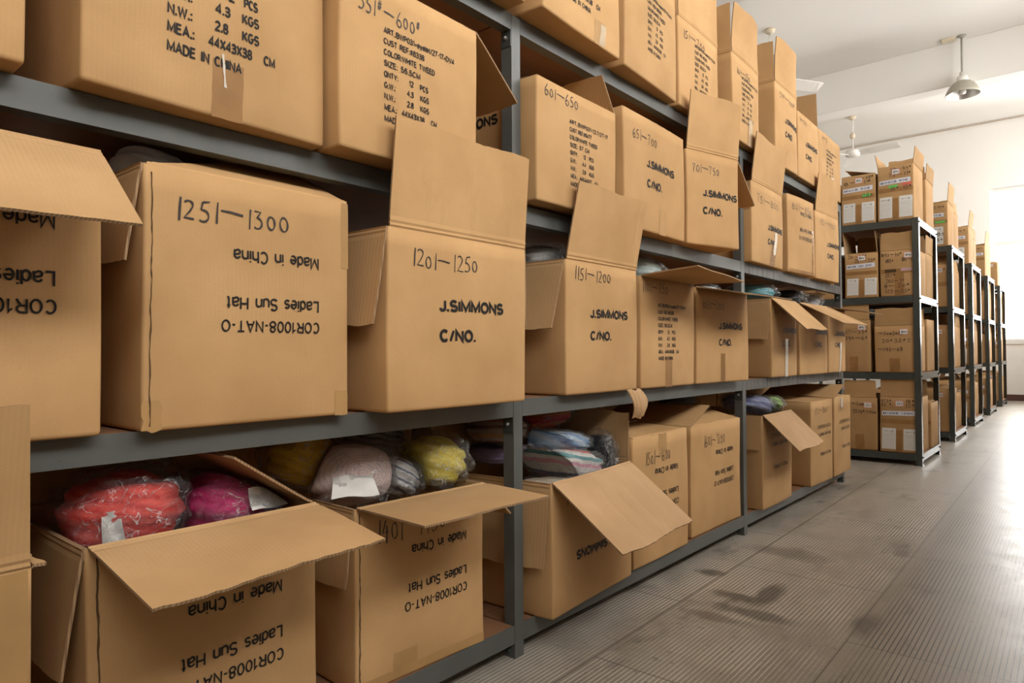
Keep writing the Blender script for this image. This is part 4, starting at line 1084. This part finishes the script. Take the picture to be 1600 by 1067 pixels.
c.put('sticker', [patch2d(.072, .128, .240, .262, 1, 1, .006)], GREEN, .0014); c.put('sticker', [patch2d(.160, .222, .248, .272, 1, 1, .006)], RED_S, .0014)
c = far_carton('half-open carton with two paper sheets, upper middle shelf of first end-on rack', 0, 2, 1.425, .228, .335, seed=3, flaps=(('L', 95, .18), ('R', 84, .17), ('B', 92, .17), ('F', 12, .10)), nums=(('20-48#', .1, .7, .90), ('25#-35#', .30, .95, .80)), codetxt='AB 120 20K')
c = far_carton('carton scrawled with struck-out numbers, upper middle shelf of first end-on rack', 0, 2, 1.180, .236, .335, seed=4, style='scrawl', flaps=(('F', 88, .135), ('L', 92, .12), ('B', 88, .13)), nums=(('1893-40#', .02, .62, .88), ('185#', .15, .4, .74), ('185-0#', .6, .98, .76), ('157#', .15, .45, .42), ('205-3#', .15, .7, .30), ('8-20#', .1, .85, .19), ('125-25#', .12, .85, .07)))
c.put('marker_bar', [patch2d(.03, .105, .178, .186, 1, 1, .004), patch2d(.03, .105, .190, .197, 1, 1, .004)], INK, .0016); c.put('sticker', [patch2d(.135, .225, .182, .203, 1, 1, .004)], PINK_S, .0016)
c = far_carton('tall straight carton with dark tape, lower middle shelf of first end-on rack', 0, 1, 1.478, .222, .395, seed=5, style='tag', flaps=(('F', 88, .12),), nums=(('37-35#', .2, .95, .74), ('399-6#', .2, .95, .62)))
c = far_carton('bulging carton with short tape patch, lower middle shelf of first end-on rack', 0, 1, 1.225, .268, .345, seed=6, style='tag', flaps=(('F', 90, .13), ('R', 82, .13), ('B', 90, .13)), nums=(('-7cm5x12', .1, .7, .80), ('20#35#2', .18, .9, .64), ('-793-68', .08, .7, .46)), bulge=.012)
c = far_carton('carton handwritten -7cm on the bottom shelf of the first end-on rack', 0, 0, 1.450, .232, .395, seed=7, style='tag', flaps=(('F', 88, .13),), nums=(('-7cm', .25, .62, .85), ('3528#', .28, .66, .70), ('-4cm', .68, .98, .70)), tagtxt='120')
c = far_carton('carton with two sheets and a code label, bottom shelf of first end-on rack', 0, 0, 1.198, .255, .405, seed=8, flaps=(('F', 84, .13, 10), ('B', 92, .12)), nums=(('475#', .03, .32, .90), ('43k#', .03, .32, .83), ('18#', .66, .92, .90), ('12#', .66, .92, .82)), codetxt='1398 139K', tagtxt='202')
# second row behind, seen through the open end
lv_name = ['bottom', 'lower middle', 'upper middle', 'top']
far_carton('worn carton with one sheet, far side of first end-on rack\'s bottom shelf', 0, 0, 1.165, .235, .345, .33, True, 11, (('F', 3), ('L', 120, .12)), 'one')
far_carton('bulging kraft carton, far side of first end-on rack\'s lower middle shelf', 0, 1, 1.216, .268, .40, .32, True, 12, (('L', 92, .1),), 'tag', bulge=.012)
far_carton('kraft carton with bent flaps, far side of first end-on rack\'s upper middle shelf', 0, 2, 1.212, .262, .35, .32, True, 13, (('F', 97, .13), ('R', 92, .14)), 'tag', bulge=.010)
far_carton('kraft carton with raised flaps, far side of first end-on rack\'s top', 0, 3, 1.19, .25, .36, .33, True, 14, (('R', 95, .12), ('B', 90, .12), ('F', 90, .1)), 'tag', bulge=.008)
styles = {3: [None, 'one', 'one', 'half', 'tag'], 2: [None, 'scrawl', 'tag', 'tag', 'one'], 1: [None, 'tag', 'one', 'tag', 'half'], 0: [None, 'tag', 'one', 'one', 'tag']}
desc = {(3, 1): 'carton with a scribbled sheet', (3, 2): 'carton with tall side flaps', (3, 3): 'carton with one upright flap', (3, 4): 'plain brown carton',
        (2, 1): 'carton covered in scrawled numbers', (2, 2): 'pale kraft carton', (2, 3): 'pale kraft carton', (2, 4): 'carton with white label',
        (1, 1): 'rounded carton', (1, 2): 'carton with a paper sheet', (1, 3): 'kraft carton', (1, 4): 'carton with a paper sheet',
        (0, 1): 'kraft carton with a bent lid', (0, 2): 'carton with code label', (0, 3): 'carton with a paper sheet', (0, 4): 'kraft carton'}
for k in range(1, 5):
    for lev in range(4):
        rn = random.Random(k*10+lev); y1 = FY[k]+.03; w = .30+rn.uniform(-.02, .02); h = [.40, .39, .38, .40][lev]+rn.uniform(-.025, .02)
        if k == 4 and lev == 3: h = .36
        fl = [[('F', 8), ('L', 70, .1)], [('F', 10), ('R', 80, .10)], [('F', 30), ('R', 86, .13)], [('R', 93+rn.uniform(-4, 4), .18 if k < 4 else .02), ('L', 100, .12), ('B', 88, .06)]][lev]
        if lev == 3 and k == 4: fl = [('F', 2), ('B', 2)]
        c = far_carton('%s, near side of %s end-on rack, %s shelf' % (desc[(lev, k)], ORD[k], lv_name[lev]), k, lev, y1+w, w, h, .355, False, 20+k*10+lev, fl, styles[lev][k], bulge=.010, nums=(('59#', .6, .95, .86),) if lev > 1 else ())
        if (k, lev) == (1, 3):
            c.put('sticker', [patch2d(.05, .15, .215, .235, 1, 1)], RED_S, .0015); c.put('sticker', [patch2d(.19, .27, .215, .235, 1, 1)], GREEN, .0015)
            c.put('handwriting', [hand2d('x8t', .17, .27, .10, .03, .004, 0, 3), hand2d('t8#', .16, .26, .04, .03, .004, 0, 5)], PEN, .0030)
        rh = [.36, .40, .38, .36][lev]+rn.uniform(-.03, .02)
        if k == 4 and lev == 3: continue
        far_carton('%s carton, far side of %s end-on rack, %s shelf' % (['worn kraft', 'bulging kraft', 'leaning kraft', 'tall kraft'][lev], ORD[k], lv_name[lev]), k, lev, y1+w-.01, w-.02, rh, .335, True, 70+k*10+lev, [('R', 88+rn.uniform(-6, 8), .12), ('F', 85, .12)] if lev else [('F', 3), ('B', 4)], 'one' if (lev+k) % 2 == 0 else 'tag', lean=(0, rn.uniform(-.02, .02)), bulge=.012)

for lev in range(4):
    rn = random.Random(300+lev); w = .235; h = [.37, .39, .35, .37][lev]
    far_carton('kraft carton third from the aisle, near side of first end-on rack, %s shelf' % lv_name[lev], 0, lev, 1.738, w, h, .36, False, 130+lev, [('F', 3), ('B', 4)], 'tag')
    far_carton('added kraft carton blocking light, far side of first end-on rack, %s shelf, second from aisle' % lv_name[lev], 0, lev, 1.488, .25, h+.02, .32, True, 140+lev, [('F', 3), ('B', 4)], 'tag')  # added to close the bright slits through this rack
    for k in range(1, 5):  # both rows added to stop light showing through these racks
        far_carton('added kraft carton second from the aisle, near side of %s end-on rack, %s shelf' % (ORD[k], lv_name[lev]), k, lev, FY[k]+.66, .29, h+rn.uniform(-.02, .02), .355, False, 150+10*k+lev, [('F', 5), ('R', 60, .1)], 'tag' if (k+lev) % 2 else 'half')
        far_carton('added kraft carton blocking light, far side of %s end-on rack, %s shelf, second from aisle' % (ORD[k], lv_name[lev]), k, lev, FY[k]+.655, .29, h+rn.uniform(-.02, .02), .32, True, 190+10*k+lev, [('F', 3), ('B', 4)], 'tag')

# ------------------------------------------------------------------ room
def struct(name, mb, mat):
    o = mb.build(name, mat); o['kind'] = 'structure'; return o
T = .24
struct('floor', MB().box((X0, Y0, -.1), (X1, Y1, 0)), FLOOR)
struct('ceiling', MB().box((X0-T, Y0-T, ZC), (X1+T, Y1+T, ZC+.2)), CEIL)
def wall_with(openings, lo, hi, mk):
    mb = MB(); cur = lo
    for a, b, c_, d in sorted(openings):
        if a > cur: mk(mb, cur, a, 0, ZC)
        mk(mb, a, b, 0, c_); mk(mb, a, b, d, ZC); cur = b
    if cur < hi: mk(mb, cur, hi, 0, ZC)
    return mb
struct('wall_right', wall_with(SIDE_OPEN, X0, X1, lambda mb, a, b, z0, z1: mb.box((a, Y0-T, z0), (b, Y0, z1))), WALL)
struct('wall_end', wall_with(END_OPEN, Y0-T, Y1+T, lambda mb, a, b, z0, z1: mb.box((X1, a, z0), (X1+T, b, z1))), WALL)
struct('wall_left', MB().box((X0, Y1, 0), (X1, Y1+T, ZC)), WALL)
struct('wall_back', MB().box((X0-T, Y0-T, 0), (X0, Y1+T, ZC)), WALL)
n_ = 1
for bx in (6.10, 10.115, 2.09, -1.92):
    struct('trim_%d' % n_, MB().box((bx, Y0, 4.165), (bx+.26, Y1, ZC), 0, .008), CEIL); n_ += 1
struct('baseboard_end', MB().box((X1-.012, Y0, 0), (X1, Y1, .105), 0, .003), BROWN)
struct('baseboard_right', MB().box((X0, Y0, 0), (X1-.013, Y0+.012, .105), 0, .003), BROWN)
struct('trim_%d' % n_, MB().tube((X1-.02, Y0, ZC-.03), (X1-.02, Y1, ZC-.03), .011, 8), CABLE); n_ += 1
def window(i, opening, end):
    a, b, z0, z1 = opening
    def P(u, v0, z): return (X1+v0, u, z) if end else (u, Y0-v0, z)
    def bx(mb, u0, u1, v0, v1, c0, c1):
        p, q = P(u0, v0, c0), P(u1, v1, c1)
        mb.box(tuple(min(s, t) for s, t in zip(p, q)), tuple(max(s, t) for s, t in zip(p, q)))
    fw = .055; zt = 2.63 if end else z0+(z1-z0)*.62
    mb = MB()
    bx(mb, a, a+fw, .05, .13, z0, z1); bx(mb, b-fw, b, .05, .13, z0, z1); bx(mb, a+fw, b-fw, .05, .13, z0, z0+fw); bx(mb, a+fw, b-fw, .05, .13, z1-fw, z1)
    bx(mb, a+fw, b-fw, .05, .13, zt-.035, zt+.035)
    n = 3 if end else 2
    if b-a < 2: n = 2
    for k in range(1, n):
        u = a+(b-a)*k/n; bx(mb, u-.025, u+.025, .055, .125, z0+fw, zt-.035); bx(mb, u-.025, u+.025, .055, .125, zt+.035, z1-fw)
    o = struct('window_%d' % i, mb, FRAME)
    g = MB(); bx(g, a+fw, b-fw, .088, .092, z0+fw, zt-.035); bx(g, a+fw, b-fw, .088, .092, zt+.035, z1-fw); g.build('pane', GLASS, o)
    s = MB(); bx(s, a-.03, b+.03, -.02, .05, z0-.03, z0); s.build('sill', FRAME, o)
for i, op in enumerate(SIDE_OPEN): window(i+1, op, False)
for i, op in enumerate(END_OPEN): window(len(SIDE_OPEN)+1+i, op, True)

# ------------------------------------------------------------------ lamp, fans, boxes on the ceiling
lx, ly = 9.98, 1.135
lamp = thing('pendant_lamp', 'grey bell-shaped pendant lamp on a rod below the ceiling beam', 'lamp', (lx, ly, ZC))
MB().lathe([(0, 0), (.05, 0), (.05, -.012), (.02, -.03), (0, -.03)], 20).build('ceiling_plate', ROD, lamp, True)
MB().tube((0, 0, -.02), (0, 0, -.47), .012, 12).build('rod', ROD, lamp, True)
MB().lathe([(0, -.455), (.028, -.455), (.032, -.50), (.055, -.51), (.062, -.54), (.064, -.585), (0, -.585)], 24).build('socket', WHITE, lamp, True)
prof = [(.060, -.570), (.09, -.580), (.125, -.608), (.155, -.65), (.177, -.70), (.186, -.735), (.182, -.736), (.172, -.702), (.150, -.655), (.12, -.615), (.088, -.588), (.056, -.578)]
sh = MB(); sh.lathe(prof[:7], 40); sh.lathe(prof[6:], 40, mi=1)
sh.build('lamp_shade', [SHADE_OUT, ALU], lamp, True)
MB().lathe([(0, -.58), (.035, -.58), (.040, -.61), (.040, -.70), (.034, -.72), (0, -.725)], 20).build('bulb', WHITE, lamp, True)
jb = MB().box((lx-.05, ly+.07, ZC-.03), (lx+.05, ly+.21, ZC-.0005), 0, .006).build('junction_box', BEIGE)
tag(jb, 'small cream junction box on the ceiling beside the pendant lamp', 'junction box')
def fan(label, x, y, ang0, pitch=1):
    r = thing('ceiling_fan', label, 'fan', (x, y, ZC), 0, None)
    MB().lathe([(0, 0), (.06, 0), (.055, -.03), (.03, -.05), (0, -.05)], 20).build('canopy', BEIGE, r, True)
    m = MB(); m.tube((.02, .015, -.02), (.02, .015, -.30), .006); m.tube((-.02, -.015, -.02), (-.02, -.015, -.30), .006); m.build('hanger', WHITE, r, True)
    MB().lathe([(0, -.27), (.035, -.28), (.045, -.32), (.03, -.36), (0, -.365)], 16).build('coupling', BEIGE, r, True)
    MB().tube((0, 0, -.35), (0, 0, -.56), .012).build('rod', WHITE, r, True)
    MB().lathe([(0, -.53), (.05, -.54), (.10, -.56), (.12, -.60), (.11, -.65), (.06, -.67), (0, -.672)], 24).build('motor', WHITE, r, True)
    for k in range(3):
        a = R(ang0+120*k); v = []; f = []
        for i in range(9):
            t = i/8; rr = .10+.62*t; w = .040+.040*min(1, t*3)-(.02*max(0, t-.85)/.15)
            for sgn, dz in ((-1, -.012), (1, .012)):
                for th_ in (.003, -.003):
                    p = (rr*cos(a)-sgn*w*sin(a), rr*sin(a)+sgn*w*cos(a), -.625+dz*2.4*pitch+th_); v.append(p)
        for i in range(8):
            b = i*4
            f += [(b, b+4, b+6, b+2), (b+1, b+3, b+7, b+5), (b, b+1, b+5, b+4), (b+2, b+6, b+7, b+3)]
        f += [(0, 2, 3, 1), (32, 33, 35, 34)]
        link_mesh('blade', v, f, WHITE, r)
fan('white three-bladed ceiling fan hanging above the first end-on rack', 12.25, 2.93, 20, -1)
fan('white ceiling fan mostly hidden behind the tall cartons of the top shelf', 8.27, 2.875, -33, -1)
